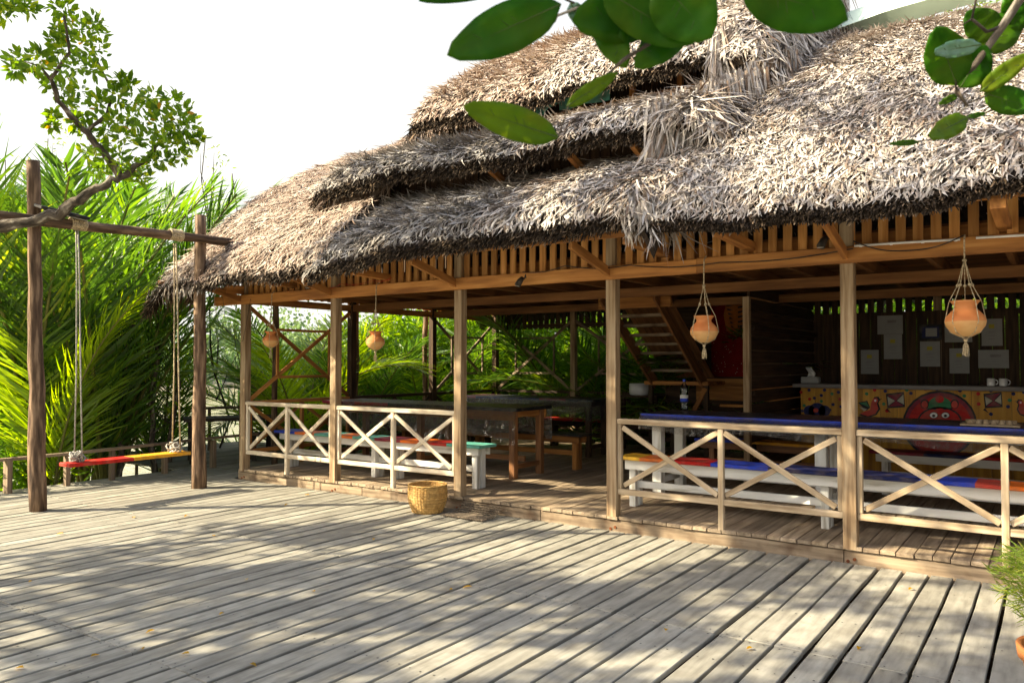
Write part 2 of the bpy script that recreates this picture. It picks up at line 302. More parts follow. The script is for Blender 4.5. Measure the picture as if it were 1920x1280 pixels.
def strips(P, D, Nn, L, W, curl, side, tint, prof=(.55, 1, .8, .08), roll=.5):
    """ribbons: root P, direction D, normal Nn; returns verts, quads, tints"""
    n = len(P); K = len(prof)
    Wd = unit(np.cross(D, Nn)); Wd = unit(Wd + Nn * rng.uniform(-roll, roll, (n, 1)))
    Sd = unit(np.cross(D, Nn))
    V = np.zeros((n, K, 2, 3))
    for i in range(K):
        s = i / (K - 1)
        c = P + D * (L * s)[:, None] - Nn * (curl * L * s * s)[:, None] + Sd * (side * L * s * s)[:, None]
        hw = (W * prof[i] / 2)[:, None]
        V[:, i, 0] = c - Wd * hw; V[:, i, 1] = c + Wd * hw
    V = V.reshape(-1, 3); b = (np.arange(n) * K * 2)[:, None]
    F = np.concatenate([b + np.array([[2 * i, 2 * i + 1, 2 * i + 3, 2 * i + 2]]) for i in range(K - 1)], 0)
    return V, F, np.repeat(tint, K * 2)
def merge(parts):
    V = []; F = []; T = []; o = 0
    for v, f, t in parts: V.append(v); F.append(f + o); T.append(t); o += len(v)
    return np.concatenate(V), np.concatenate(F), np.concatenate(T)
def leaves(P, D, Nn, L, W, tint, fold=.25):
    """pointed oval leaves, 4 quads each, folded on the midrib"""
    n = len(P); Sd = unit(np.cross(D, Nn)); st = [(0, .05), (.3, .9), (.65, .85), (1, .04)]
    V = np.zeros((n, 4, 3, 3))
    for i, (s, wd) in enumerate(st):
        c = P + D * (L * s)[:, None] - Nn * (L * .18 * s * s)[:, None]; hw = (W * wd / 2)[:, None]
        V[:, i, 1] = c; V[:, i, 0] = c - Sd * hw + Nn * hw * fold; V[:, i, 2] = c + Sd * hw + Nn * hw * fold
    V = V.reshape(-1, 3); b = (np.arange(n) * 12)[:, None]; F = []
    for i in range(3):
        for k in range(2): F.append(b + np.array([[3 * i + k, 3 * i + k + 1, 3 * i + k + 4, 3 * i + k + 3]]))
    return V, np.concatenate(F), np.repeat(tint, 12)
def rdir(n, zb=0):
    d = rng.normal(size=(n, 3)); d[:, 2] += zb; return unit(d)
# ------------------------------------------------------------------ ground, water, deck
PZ, FY = .14, 6.80
def gz(x, y):
    # river lies to the left and behind: depth across the channel
    d = -(.82 * x) + .57 * y
    z = -.55 - .75 * np.clip((d - 12.5) / 6, 0, 1) - .9 * np.clip((d - 18) / 10, 0, 1)
    z = np.where(d > 80, -2.2 + 1.9 * np.clip((d - 80) / 12, 0, 1), z)
    return z + np.where(d > 92, .35, 0)
n = 220
gx = np.sign(np.linspace(-1, 1, n)) * np.abs(np.linspace(-1, 1, n)) ** 3 * 900 - 8; gy = np.sign(np.linspace(-1, 1, n)) * np.abs(np.linspace(-1, 1, n)) ** 3 * 900 + 8
X, Y = np.meshgrid(gx, gy); Z = gz(X, Y) + .05 * np.sin(X * 1.3) * np.cos(Y * 1.7)
ii = np.arange(n * n).reshape(n, n)
F = np.stack([ii[:-1, :-1], ii[:-1, 1:], ii[1:, 1:], ii[1:, :-1]], -1).reshape(-1, 4)
tag(mesh_np('ground', np.stack([X, Y, Z], -1).reshape(-1, 3), F, np.zeros(n * n), 'mud', smooth=True), 'brown river mud and bank under the deck and across the water', kind='structure')
b = MB(); b.add([(-400, -300, -1.2), (300, -300, -1.2), (300, 500, -1.2), (-400, 500, -1.2)], [(0, 1, 2, 3)])
tag(b.build('water', 'water', origin=(0, 0, -1.2)), 'still greenish brown river beyond the palms', kind='structure')
b = MB(); x = -9.55; di = 0; jrow = {0: [4.6], 1: [2.4, 6.0], 2: [4.55]}
def deck_board(b, x0, x1, y0, y1):
    js = [j for j in (jr + rt() * .02 for jr in (4.58, 2.4, .3)) if y0 + .3 < j < y1 - .3]
    if random.random() < .25: js = [j for j in js if random.random() < .4]
    e = [y0] + sorted(js) + [y1]
    for a, c in zip(e[:-1], e[1:]):
        w0, w1 = (rt() - .5) * .006, (rt() - .5) * .006; dz = (rt() - .5) * .005; t = rt()
        N = 6; vs = []; gs = []
        for i in range(N + 1):
            yy = a + .002 + (c - a - .004) * i / N
            for (xx, zz) in ((x0 + w0 + (rt() - .5) * .007, -.032), (x1 + w1 + (rt() - .5) * .007, -.032)):
                vs += [(xx, yy, zz), (xx, yy, dz + (rt() - .5) * .002)]; gs += [(yy, xx - x0, 0), (yy, xx - x0, .032)]
        fs = []
        for i in range(N):
            q = i * 4; fs += [(q, q + 1, q + 5, q + 4), (q + 1, q + 3, q + 7, q + 5), (q + 3, q + 2, q + 6, q + 7), (q + 2, q, q + 4, q + 6)]
        q = N * 4; fs += [(0, 2, 3, 1), (q, q + 1, q + 3, q + 2)]
        b.add(vs, fs, gs, t)
        for jy in list(np.arange(-3.16, 6.8, 1.05)) + [a + .035, c - .035]:
            if a + .02 < jy < c - .02 and rt() < .85:
                for f in (.22, .78):
                    xn, yn, r_ = x0 + (x1 - x0) * (f + (rt() - .5) * .1), jy + (rt() - .5) * .02, .0035 + .002 * rt()
                    nl.add([(xn - r_, yn - r_, dz + .0022), (xn + r_, yn - r_, dz + .0022), (xn + r_, yn + r_, dz + .0022), (xn - r_, yn + r_, dz + .0022)], [(0, 1, 2, 3)])
nl = MB()
while x < 3.6:
    wd = random.uniform(.135, .16); gap = random.choice([.014, .018, .022, .027, .033])
    deck_board(b, x, x + wd, -3.5 + rt() * .1, 6.795); x += wd + gap
x = -11.0
while x < -9.6:
    wd = random.uniform(.13, .155); deck_board(b, x, min(x + wd, -9.565), .6, 8.9 + rt() * .2); x += wd + .018
x = -9.53
b2 = MB()
b2 = b2
for y in np.arange(-3.2, 6.8, 1.05): b2.box(-10.95, 3.5, y, y + .08, -.16, -.034)
tag(nl.build('deck_nails', 'black', origin=(-4, 3, 0)), 'rusty nail heads in the deck boards', kind='structure')
deck = b.build('deck', 'deck', origin=(-4, 3, 0), bevel=.004); tag(deck, 'sun bleached grey plank deck with dark gaps', kind='structure')
tag(b2.build('deck_joists', 'dark', origin=(-4, 3, -.16)), 'dark joists under the plank deck', kind='structure')
# ------------------------------------------------------------------ the pavilion
pav = thing('thatched_pavilion', (-4, 9.8, 0), 'open timber pavilion with shaggy tiered palm thatch roof beside the deck', 'pavilion')
b = MB(); x = -9.42
while x < 3.2:
    wd = random.uniform(.115, .14); dz = (rt() - .5) * .004
    b.box(x, x + wd - .006, FY - .005 + (rt() - .5) * .02, 12.88, .108 + dz, PZ + dz); x += wd
b.build('floor', 'platform', pav, bevel=.003)
b = MB()
for x0, x1 in ((-9.45, -7.0), (-6.995, -4.4), (-4.395, -1.45), (-1.445, 1.2), (1.205, 3.2)):
    b.box(x0, x1, FY + .012, FY + .062, -.06, .1)
b.box(-9.45, -9.4, FY + .065, 12.9, -.06, .1)
b.build('fascia_board', 'fascia', pav, bevel=.004)
PX = [-9.343, -7.506, -5.482, -3.563, -1.395, .75, 2.9]
ZB = 2.44
def post(x, y, z0=.11, z1=3.0, w=.105, m='post', lab=None):
    b = MB(); b.beam((x, y, z0), (x + (rt() - .5) * .01, y, z1), w, w, (0, 1, 0)); o = b.build('post', m, pav, bevel=.005)
    if lab: o['label'] = lab
    return o
for x in PX: post(x, FY + .04)
BACK = [(PX[0], 8.85), (PX[0], 10.85)] + [(x, 12.8) for x in PX] + [(PX[-1], 8.85), (PX[-1], 10.85)]
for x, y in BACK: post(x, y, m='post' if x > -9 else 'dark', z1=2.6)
for (x, y, r_) in ((-9.98, 7.85, .05), (-9.98, 9.55, .055), (-10.0, 11.4, .05)):
    b = MB(); zs = np.linspace(-.7, 3.0, 9); b.tube([(x + (rt() - .5) * .03, y + (rt() - .5) * .03, z) for z in zs], [r_ * (1 + (rt() - .5) * .2) for z in zs], 9, rough=.12)
    o = b.build('log_post', 'log', pav, smooth=True)
b = MB(); b.beam((-9.95, FY - .035, ZB + .065), (PX[3] + .9, FY - .035, ZB + .063), .055, .13); b.build('beam', 'orange', pav, bevel=.005)
b = MB(); b.beam((PX[3] + .9, FY - .035, ZB + .069), (3.3, FY - .035, ZB + .065), .055, .135); b.build('beam', 'orange', pav, bevel=.005)
b = MB(); b.beam((PX[0], FY - .3, ZB + .2), (PX[0], 13.3, ZB + .2), .05, .12); b.beam((PX[0], FY + .1, ZB + .06), (PX[0], 12.7, ZB + .06), .06, .1); b.build('side_beam', 'orange', pav)
b = MB(); b.beam((-9.6, 12.83, ZB + .2), (3.2, 12.83, ZB + .2), .05, .1); b.beam((PX[0], 12.83, ZB - .1), (3.2, 12.83, ZB - .1), .05, .07); b.build('back_beam', 'dark', pav)
for y in (8.85, 10.85):
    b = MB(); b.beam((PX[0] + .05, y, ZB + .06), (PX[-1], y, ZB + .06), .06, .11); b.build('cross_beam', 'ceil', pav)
for x in PX:
    for dx, dz in ((-.02, .045), (.03, .065)):
        b = MB(); b.tube([(x + dx, FY + .013, dz - .03), (x + dx, FY + .004, dz - .03)], .014, 7); b.build('bolt', 'rust', pav)
for x in PX:   # bolt heads
    b = MB(); b.tube([(x, FY - .064, ZB + .06), (x, FY - .078, ZB + .06)], .018, 8); b.build('bolt', 'black', pav)
# joists and ceiling boards
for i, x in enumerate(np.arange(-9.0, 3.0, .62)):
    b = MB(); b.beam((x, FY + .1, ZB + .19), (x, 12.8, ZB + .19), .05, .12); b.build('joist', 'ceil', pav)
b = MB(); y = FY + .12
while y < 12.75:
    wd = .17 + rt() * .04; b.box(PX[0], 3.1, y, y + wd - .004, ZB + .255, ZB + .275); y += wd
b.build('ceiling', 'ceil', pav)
b = MB(); b.box(PX[0], 3.1, FY + .09, FY + .115, ZB + .14, ZB + .25); b.build('floor_edge_board', 'orange', pav)
# slatted balustrade of the loft
b = MB(); x = PX[0] + .06
while x < 3.1:
    b.box(x, x + .072, FY + .03, FY + .052, ZB + .13, ZB + .62 + (rt() - .5) * .02); x += .125 + (rt() - .5) * .006
b.build('loft_slat_screen', 'slat', pav, bevel=.002)
b = MB(); b.beam((PX[0], FY + .01, ZB + .63), (3.1, FY + .01, ZB + .63), .04, .06); b.build('slat_rail', 'orange', pav)
b = MB(); y = FY + .15
while y < 12.8:
    b.box(PX[0] - .02, PX[0] - .002, y, y + .05, ZB + .13, ZB + .5); y += .14
b.build('loft_slat_screen', 'orange', pav)
b = MB(); x = PX[0] + .1
while x < 3:
    b.box(x, x + .092, 12.86, 12.88, ZB - .16, ZB + .3); x += .13
b.build('back_slat_screen', 'dark', pav)
# struts that hold up the eave
for i, x in enumerate(PX):
    b = MB(); b.beam((x - .0, FY - .01, ZB + .06), (x, 6.02, ZB + .25), .04, .085); b.build('strut', 'orange', pav, bevel=.003)
for x in (-9.75, -8.3, -6.6, -3.0, -2.2, -.3, 1.8):
    b = MB(); b.beam((x, FY + .1, ZB + .21), (x, 6.02, ZB + .24), .09, .07); b.build('rafter_tail', 'orange', pav)
b = MB(); b.beam((-10.2, 6.05, ZB + .3), (3.5, 6.05, ZB + .3), .04, .05); b.build('eave_purlin', 'orange', pav)
# railing bays with crossed braces
def railing(x0, x1, y, m='rail', along='x', zt=1.06, zb=.38, feet=True, k=2):
    def q(u, z, o=0): return (u, y + o, z) if along == 'x' else (y + o, u, z)
    b = MB(); b.beam(q(x0, zt), q(x1, zt), .07, .05); b.beam(q(x0, zb), q(x1, zb), .04, .055, t=.6)
    r = b.build('railing', m, pav, bevel=.004)
    L = (x1 - x0) / k
    for i in range(k):
        a = x0 + L * i + (.022 if i else 0); c = x0 + L * (i + 1) - (.022 if i < k - 1 else 0)
        a1, c1 = a + (.0 if i else .045), c - (.045 if i == k - 1 else 0)
        zl, zh = zb + .03, zt - .028
        b = MB(); b.beam(q(a1 + .01, zl + .03, .012), q(c1 - .01, zh - .03, .012), .022, .048, t=rt()); b.build('cross_brace', m, r, bevel=.003)
        b = MB(); b.beam(q(a1 + .01, zh - .03, -.012), q(c1 - .01, zl + .03, -.012), .022, .048, t=rt()); b.build('cross_brace', m, r, bevel=.003)
    for i in range(1, k):
        u = x0 + L * i; b = MB(); b.beam(q(u, .11 if feet else zb, -.003), q(u, zt - .026, -.003), .05, .05, (0, 1, 0)); b.build('baluster', m, r, bevel=.004)
    for u in (x0 + .021, x1 - .021):
        b = MB(); b.beam(q(u, zb + .029), q(u, zt - .026), .042, .045, (0, 1, 0)); b.build('baluster', m, r, bevel=.004)
    return r
for i in (0, 1, 3, 4, 5): railing(PX[i] + .054, PX[i + 1] - .054, FY + .035, m='rail_sunlit' if i < 2 else 'rail')
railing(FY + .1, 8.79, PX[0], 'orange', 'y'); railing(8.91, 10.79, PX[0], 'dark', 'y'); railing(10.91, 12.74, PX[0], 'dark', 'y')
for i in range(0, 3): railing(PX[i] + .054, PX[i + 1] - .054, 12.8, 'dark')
def lattice(u0, u1, y, along='x', m='dark', z0=1.1, z1=ZB - .02, inner=True):
    def q(u, z, o=0): return (u, y + o, z) if along == 'x' else (y + o, u, z)
    b = MB(); b.beam(q(u0, z0, .015), q(u1, z1, .015), .028, .055); b.beam(q(u0, z1, -.015), q(u1, z0, -.015), .028, .055)
    o = b.build('lattice_brace', m, pav, bevel=.003)
    if inner:
        L = u1 - u0; H = z1 - z0; a, c = u0 + L * .24, u1 - L * .24; e, g = z0 + H * .24, z1 - H * .24
        b = MB(); b.beam(q(a, e, .045), q(c, e, .045), .024, .04); b.beam(q(a, g, .045), q(c, g, .045), .024, .04)
        b.beam(q(a, e + .02, .045), q(a, g - .02, .045), .03, .04, (0, 1, 0)); b.beam(q(c, e + .02, .045), q(c, g - .02, .045), .03, .04, (0, 1, 0)); b.build('lattice_frame', m, o, bevel=.002)
lattice(FY + .1, 8.79, PX[0], 'y', 'orange'); lattice(10.91, 12.74, PX[0], 'y', 'fascia')
for i in range(3): lattice(PX[i] + .054, PX[i + 1] - .054, 12.8, 'x', 'fascia')
# back wall of the bar, partition and painted wall
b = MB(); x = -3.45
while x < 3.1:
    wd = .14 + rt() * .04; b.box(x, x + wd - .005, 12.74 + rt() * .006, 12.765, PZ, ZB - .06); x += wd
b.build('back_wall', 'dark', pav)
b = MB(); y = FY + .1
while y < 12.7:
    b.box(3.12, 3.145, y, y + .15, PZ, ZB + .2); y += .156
b.build('light_blocking_wall', 'dark', pav)  # unseen wall added to keep side light out of the interior
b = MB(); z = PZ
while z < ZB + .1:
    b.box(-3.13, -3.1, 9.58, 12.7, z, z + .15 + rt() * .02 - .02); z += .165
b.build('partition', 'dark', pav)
b = MB(); b.beam((-3.12, 9.53, PZ), (-3.12, 9.53, ZB), .08, .08, (0, 1, 0)); b.build('post', 'post', pav, bevel=.004)
for z in (1.25, 2.05): 
    b = MB(); b.beam((-3.07, 9.6, z), (-3.07, 12.7, z), .04, .06); b.build('partition_rail', 'dark', pav)
b = MB(); b.box(-5.6, -3.15, 12.70, 12.735, .3, ZB + .2); b.build('red_panel', 'dark', pav)
b = MB(); b.box(-5.0, -3.2, 12.6, 12.66, 1.0, 1.36); b.build('panel_step', 'orange', pav)
# staircase going up towards the front
st = MB(); st.beam((-5.47, 12.0, 1.28), (-5.47, 10.15, 2.6), .035, .2); st.beam((-4.62, 12.0, 1.28), (-4.62, 10.15, 2.6), .035, .2)
st.beam((-5.045, 12.45, 1.38), (-5.045, 10.55, 2.68), .84, .015)
stair = st.build('staircase', 'brownleg', pav)
for i in range(7):
    f = i / 6; b = MB(); yy = 11.9 - 1.2 * f; zz = 1.52 + .83 * f
    b.box(-5.45, -4.64, yy - .11, yy + .11, zz - .045, zz); b.build('step', 'fascia', stair, bevel=.003)
b = MB(); b.box(-5.6, -4.5, 11.85, 12.6, 1.26, 1.32); b.build('landing', 'orange', stair)
b = MB(); b.box(-5.6, -4.45, 10.28, 10.32, 2.42, 2.58); b.build('landing', 'orange', stair)
for x in (-5.5, -4.55):
    b = MB(); b.beam((x, 11.9, PZ), (x, 11.9, 1.26), .07, .07, (0, 1, 0)); b.build('stair_post', 'dark', stair)
b = MB(); b.beam((-4.55, 11.88, 1.22), (-4.95, 11.88, .5), .04, .07); b.build('stair_brace', 'orange', stair)
for i in range(3):
    b = MB(); b.box(-4.42, -3.25, 12.5 - .25 * i - .12, 12.5 - .25 * i + .1, 1.2 - .28 * i, 1.24 - .28 * i); b.build('step', 'orange', stair)
def z_Uc(y): return 4.9 + .85 * (y - 7.7) - .08 * (y - 7.7) ** 2
# loft walls seen between the roof tiers
b = MB(); x = -6.8
while x < -3.0:
    b.box(x, x + .11, 7.27, 7.29, 3.0, 4.0); x += .125
b.build('loft_wall', 'dark', pav)
b = MB()
for x in (-6.7, -5.6, -4.8, -4.1, -3.5, -3.0): b.box(x, x + .06, 8.3, 8.36, 4.1, float(z_Uc(8.33)) - .2)
b.box(-6.8, -2.95, 8.32, 8.36, 5.0, 5.06); b.box(-6.8, -2.95, 8.32, 8.36, 4.72, 4.77)
b.build('loft_frame', 'orange', pav)
b = MB(); x = -6.8
while x < -3.0:
    b.box(x, x + .012, 8.4, 8.41, 4.2, 5.2); x += .03
b.box(-6.9, -2.9, 8.9, 8.92, 4.0, 5.4); b.build('loft_screen', 'dark', pav)
for x in (-5.0, -4.0, -3.3):
    b = MB(); b.beam((x, 7.24, 3.55), (x, 6.75, 3.72), .05, .07); b.build('rafter_tail', 'orange', pav)
# gable end boards
b = MB(); y = 6.9
def prof(y):
    y = np.asarray(y, float); s = np.where(y > 9.8, 19.6 - y, y) - 5.95
    return 2.74 + 1.06 * s - .0924 * s * s
while y < 12.7:
    b.box(-9.38, -9.36, y, y + .12, ZB + .3, float(prof(y)) - .22); y += .14
b.build('gable_boards', 'dark', pav)
# ------------------------------------------------------------------ thatch
def lowfreq(x, y, a=.03): return a * (np.sin(x * 2.1 + y * 1.3) + np.sin(x * 4.7 - y * 2.9 + 1) * .6 + np.sin(x * 9 + y * 7) * .35)
def roll(s, a=.1, w=.26): return a * np.clip(1 - s / w, 0, 1.3) ** 2
def z_main(x, y): return .1 * np.clip(1 - (y - 5.95) / 2, 0, 1) - .05 * np.clip((-7 - x) / 2, 0, 1) - roll(y - 5.97, .06, .2) + prof(y) - .05 * (x < -8) * np.clip(-8 - x, 0, 1) - .3 * np.clip((-9.9 - x) / .5, 0, 1.2) ** 2 + lowfreq(x, y)
def z_L(x, y):
    s = y - 5.95; return 2.87 + .15 * np.clip((x + 6.7) / 1.8, 0, 1) * np.clip(1 - s / 1.6, 0, 1) - roll(s, .1) + .73 * s - .07 * s * s + lowfreq(x, y, .02) - .55 * np.clip((x + 2.98) / .35, 0, 1.3) ** 2 - .1 * np.clip((-6.6 - x) / .4, 0, 1) ** 2
def z_M(x, y):
    s = y - 6.7; return 4.0 - roll(s, .12, .3) + .52 * s - .1 * s * s + lowfreq(x, y, .025) - .7 * np.clip((x + 2.75) / .5, 0, 1.2) ** 2 - .1 * np.clip((-7.4 - x) / .4, 0, 1) ** 2
def z_U(x, y):
    yy = np.where(y > 10, 20 - y, y); s = yy - 7.7; return 4.97 - roll(s, .13, .3) + .85 * s - .08 * s * s + lowfreq(x, y, .025) - .8 * np.clip((x + 2.55) / .45, 0, 1.2) ** 2 - .1 * np.clip((-6.7 - x) / .4, 0, 1) ** 2
def shell(name, zf, x0, x1, y0, y1, th, mat_='shell', holes=None):
    nx = int((x1 - x0) / .12) + 2; ny = int((y1 - y0) / .12) + 2
    X, Y = np.meshgrid(np.linspace(x0, x1, nx), np.linspace(y0, y1, ny)); Zt = zf(X, Y) - .02
    V = np.concatenate([np.stack([X, Y, Zt], -1).reshape(-1, 3), np.stack([X, Y + .02, Zt - th], -1).reshape(-1, 3)])
    i = np.arange(nx * ny).reshape(ny, nx); q = []
    cell = lambda a: np.stack([a[:-1, :-1], a[:-1, 1:], a[1:, 1:], a[1:, :-1]], -1).reshape(-1, 4)
    q.append(cell(i)); q.append(cell(i + nx * ny)[:, ::-1]); o = nx * ny
    for e in (i[0], i[-1], i[:, 0], i[:, -1]): q.append(np.stack([e[:-1], e[1:], e[1:] + o, e[:-1] + o], -1))
    return V, np.concatenate(q), np.full(len(V), .5)
def fur(zf, x0, x1, y0, y1, dens, Lr=(.13, .3), Wr=(.012, .03), lift=(.02, .35), curl=(-.1, .6), tr=(0, 1), keep=None, slant=0., sj=.45, longer=None):
    n = int((x1 - x0) * (y1 - y0) * 1.25 * dens); x = rng.uniform(x0, x1, n); y = rng.uniform(y0, y1, n)
    if keep is not None:
        k = keep(x, y); x, y = x[k], y[k]; n = len(x)
    e = .02; z = zf(x, y); zx = (zf(x + e, y) - z) / e; zy = (zf(x, y + e) - z) / e
    N = unit(np.stack([-zx, -zy, np.ones(n)], -1)); D = unit(np.stack([-zx, -zy, -(zx ** 2 + zy ** 2)], -1))
    Sd = unit(np.cross(D, N)); j = rng.normal(0, sj, n) + slant; D = unit(D * np.cos(j)[:, None] + Sd * np.sin(j)[:, None])
    l = rng.uniform(*lift, n); D = unit(D + N * l[:, None])
    L = rng.uniform(*Lr, n) * np.clip(.35 + (y - y0) / .35, .35, 1)
    if longer is not None: L = L * longer(x, y)
    W = rng.uniform(*Wr, n); P = np.stack([x, y, z], -1) + N * rng.uniform(-.015, .03, n)[:, None]
    clump = .5 + .25 * np.sin(x * 3.1 + 1.7 * y) * np.sin(y * 4.3 - x) 
    t = np.clip(rng.beta(1.6, 1.5, n) * .8 + clump * .36 - .1, 0, 1); t = tr[0] + (tr[1] - tr[0]) * t
    return strips(P, D, N, L, W, rng.uniform(*curl, n), rng.normal(0, .35, n), t)
def stubs(zf, x0, x1, y, th, n, L=(.05, .12), axis='x'):
    x = rng.uniform(x0, x1, n); k = rng.uniform(0, 1, n)
    if axis == 'x':
        P = np.stack([x, np.full(n, y) + k * .03, zf(x, np.full(n, y)) - .02 - k * th], -1); D = np.stack([rng.normal(0, .35, n), np.full(n, -1.), -.25 - .9 * k + rng.normal(0, .3, n)], -1)
    else:
        P = np.stack([np.full(n, y), x, zf(np.full(n, y), x) - .02 - k * th], -1); D = np.stack([np.full(n, -1.), rng.normal(0, .35, n), -.3 - .9 * k + rng.normal(0, .3, n)], -1)
    N = unit(np.stack([rng.normal(0, .5, n), rng.normal(0, .4, n), np.ones(n)], -1))
    return strips(P, unit(D), N, rng.uniform(*L, n), rng.uniform(.008, .02, n), rng.uniform(0, .4, n), rng.normal(0, .2, n), rng.beta(1.2, 2.4, n), prof=(1, .9, .5))
def hang(P0, n, L, out=(0, -1, 0), spread=.1, W=(.012, .03), tr=(0, 1)):
    """dangling leaves from points P0 (m,3) interpolated"""
    P0 = np.asarray(P0, float); u = rng.uniform(0, len(P0) - 1.0001, n); i = u.astype(int); f = (u - i)[:, None]
    P = P0[i] * (1 - f) + P0[i + 1] * f + rng.normal(0, .02, (n, 3)); O = np.array(out, float)
    D = unit(np.array([0, 0, -1.]) + O * rng.uniform(0, .35, (n, 1)) + rng.normal(0, spread, (n, 3)))
    N = unit(O + rng.normal(0, .3, (n, 3)))
    return strips(P, D, N, rng.uniform(*L, n), rng.uniform(*W, n), rng.uniform(-.1, .25, n), rng.normal(0, .1, n), tr[0] + (tr[1] - tr[0]) * rng.beta(2, 2, n))
def curtain(X0, X1, Y0, Y1, zlo, zhi, n, L, W=(.014, .034), tr=(.05, .8)):
    """long leaves hanging down round the right-hand end of a roof tier"""
    u = rng.uniform(0, 1, n); x = X0 + (X1 - X0) * u; y = Y0 + (Y1 - Y0) * u ** 1.5; lo = zlo(x, y); hi = zhi(y)
    z = lo + (hi - lo) * rng.uniform(.25, 1.05, n); P = np.stack([x, y, z], -1) + rng.normal(0, .03, (n, 3))
    O = unit(np.stack([.3 + .7 * u, -.9 + .6 * u, 0 * u], -1)); D = unit(np.array([0, 0, -1.]) + O * rng.uniform(-.02, .18, (n, 1)) + rng.normal(0, .06, (n, 3)))
    return strips(P, D, unit(O + rng.normal(0, .35, (n, 3))), rng.uniform(*L, n), rng.uniform(*W, n), rng.uniform(-.15, .25, n), rng.normal(0, .15, n), tr[0] + (tr[1] - tr[0]) * rng.beta(1.3, 1.3, n), prof=(.7, 1, .8, .1))
def roof_part(name, shellp, groups):
    V, F, T = shellp; parts = [(V, F, T)]; mi = [np.zeros(len(F), int)]
    mats = ['shell']
    for m_, ps in groups:
        mats.append(m_)
        for p in ps: parts.append(p); mi.append(np.full(len(p[1]), len(mats) - 1))
    V, F, T = merge(parts)
    return mesh_np(name, V, F, T, mats, pav, mi=np.concatenate(mi))
one = lambda x, y: np.ones_like(x)
out_tower = lambda x, y: (x < -6.75) | (x > -3.0) | (y > 9.6)
# main slopes: left piece, right piece, back piece
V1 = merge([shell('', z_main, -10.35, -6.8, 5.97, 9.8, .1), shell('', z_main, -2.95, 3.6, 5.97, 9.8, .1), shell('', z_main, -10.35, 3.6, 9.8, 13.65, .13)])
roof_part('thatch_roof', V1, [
    ('thatch_brown', [fur(z_main, -10.4, -6.75, 5.93, 9.85, 1350, (.12, .3), (.008, .02), slant=.25, sj=.5)]),
    ('thatch', [fur(z_main, -2.95, 1.6, 5.97, 9.8, 2100, (.11, .26), (.009, .022), sj=.32, lift=(0, .2), curl=(-.3, .5)), fur(z_main, 1.6, 3.65, 5.93, 9.8, 350, (.2, .35), (.02, .04)),
                fur(z_main, -10.35, 3.6, 9.8, 13.7, 160, (.25, .4), (.03, .05)),
                hang([(-10.3, 5.95, 2.62), (-9.6, 5.93, 2.62), (-9.0, 5.95, 2.66)], 120, (.08, .2), (-.2, -1, 0))]),
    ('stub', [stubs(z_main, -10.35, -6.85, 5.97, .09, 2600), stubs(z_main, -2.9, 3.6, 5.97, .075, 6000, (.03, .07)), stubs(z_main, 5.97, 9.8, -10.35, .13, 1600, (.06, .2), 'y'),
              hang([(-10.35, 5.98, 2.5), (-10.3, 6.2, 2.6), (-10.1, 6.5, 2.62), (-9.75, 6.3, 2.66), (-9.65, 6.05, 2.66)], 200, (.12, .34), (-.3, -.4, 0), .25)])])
L_hang = [(-2.95, 5.93, 2.88), (-2.85, 5.93, 2.92), (-2.76, 5.98, 2.95), (-2.74, 6.2, 3.05), (-2.72, 6.6, 3.35), (-2.72, 7.0, 3.6)]
roof_part('roof_tier', shell('', z_L, -6.98, -2.72, 5.93, 7.3, .1), [
    ('thatch_shaded', [fur(z_L, -7.0, -4.6, 5.93, 7.25, 1150, (.12, .26), (.012, .027), curl=(-.5, .8), slant=.2), fur(z_L, -7.02, -6.7, 5.9, 7.0, 900, (.2, .4), (.01, .02), slant=.5, sj=.2, tr=(.3, 1))]),
    ('thatch', [fur(z_L, -4.6, -2.72, 5.93, 7.25, 1200, (.15, .33), (.012, .03), sj=.35, longer=lambda x, y: 1 + .6 * (x > -3.1)), hang(L_hang, 250, (.1, .2), (.25, -.25, 0), .1, (.01, .026), (.2, 1)), curtain(-2.95, -2.6, 5.95, 7.0, lambda x, y: z_main(x, y) - .05, lambda y: 2.98 + .7 * (y - 5.95), 600, (.12, .27))]),
    ('stub', [stubs(z_L, -6.98, -2.85, 5.93, .12, 5000, (.03, .08))])])
M_side = [(-2.95, 6.75, 3.98), (-2.7, 6.84, 3.95), (-2.5, 7.1, 3.85), (-2.35, 7.5, 4.0), (-2.25, 8.0, 4.25), (-2.2, 8.4, 4.5)]
roof_part('roof_tier', shell('', z_M, -7.75, -2.4, 6.7, 8.5, .12), [
    ('thatch_brown', [hang([(-7.74, 6.74, 3.8), (-7.3, 6.85, 3.8), (-6.7, 7.0, 3.85)], 90, (.18, .38), (-.3, -.3, 0), .25, (.015, .035), (.1, .6))]),
    ('thatch_shaded', [fur(z_M, -7.78, -4.6, 6.67, 8.45, 1150, (.12, .26), (.012, .027), curl=(-.5, .8), slant=.25)]),
    ('thatch', [fur(z_M, -4.6, -2.4, 6.67, 8.6, 1250, (.14, .3), (.012, .03), longer=lambda x, y: 1 + 1.0 * (x > -3.0), sj=.5), curtain(-3.08, -2.15, 6.72, 8.1, z_main, lambda y: 4.05 + .55 * (y - 6.7), 2600, (.35, .65)),
                hang([(-3.0, 6.72, 3.9), (-2.8, 6.78, 3.9), (-2.65, 6.9, 3.92)], 300, (.25, .5), (.1, -.5, 0), .12, (.015, .035), (.2, .95))]),
    ('stub', [stubs(z_M, -7.75, -2.9, 6.7, .13, 5600, (.03, .09)), stubs(z_M, 6.7, 8.0, -7.75, .15, 700, (.06, .2), 'y'), hang([(-7.75, 6.72, 3.78), (-7.3, 6.8, 3.78), (-6.8, 7.0, 3.8)], 60, (.12, .32), (-.2, -.3, 0), .3)])])
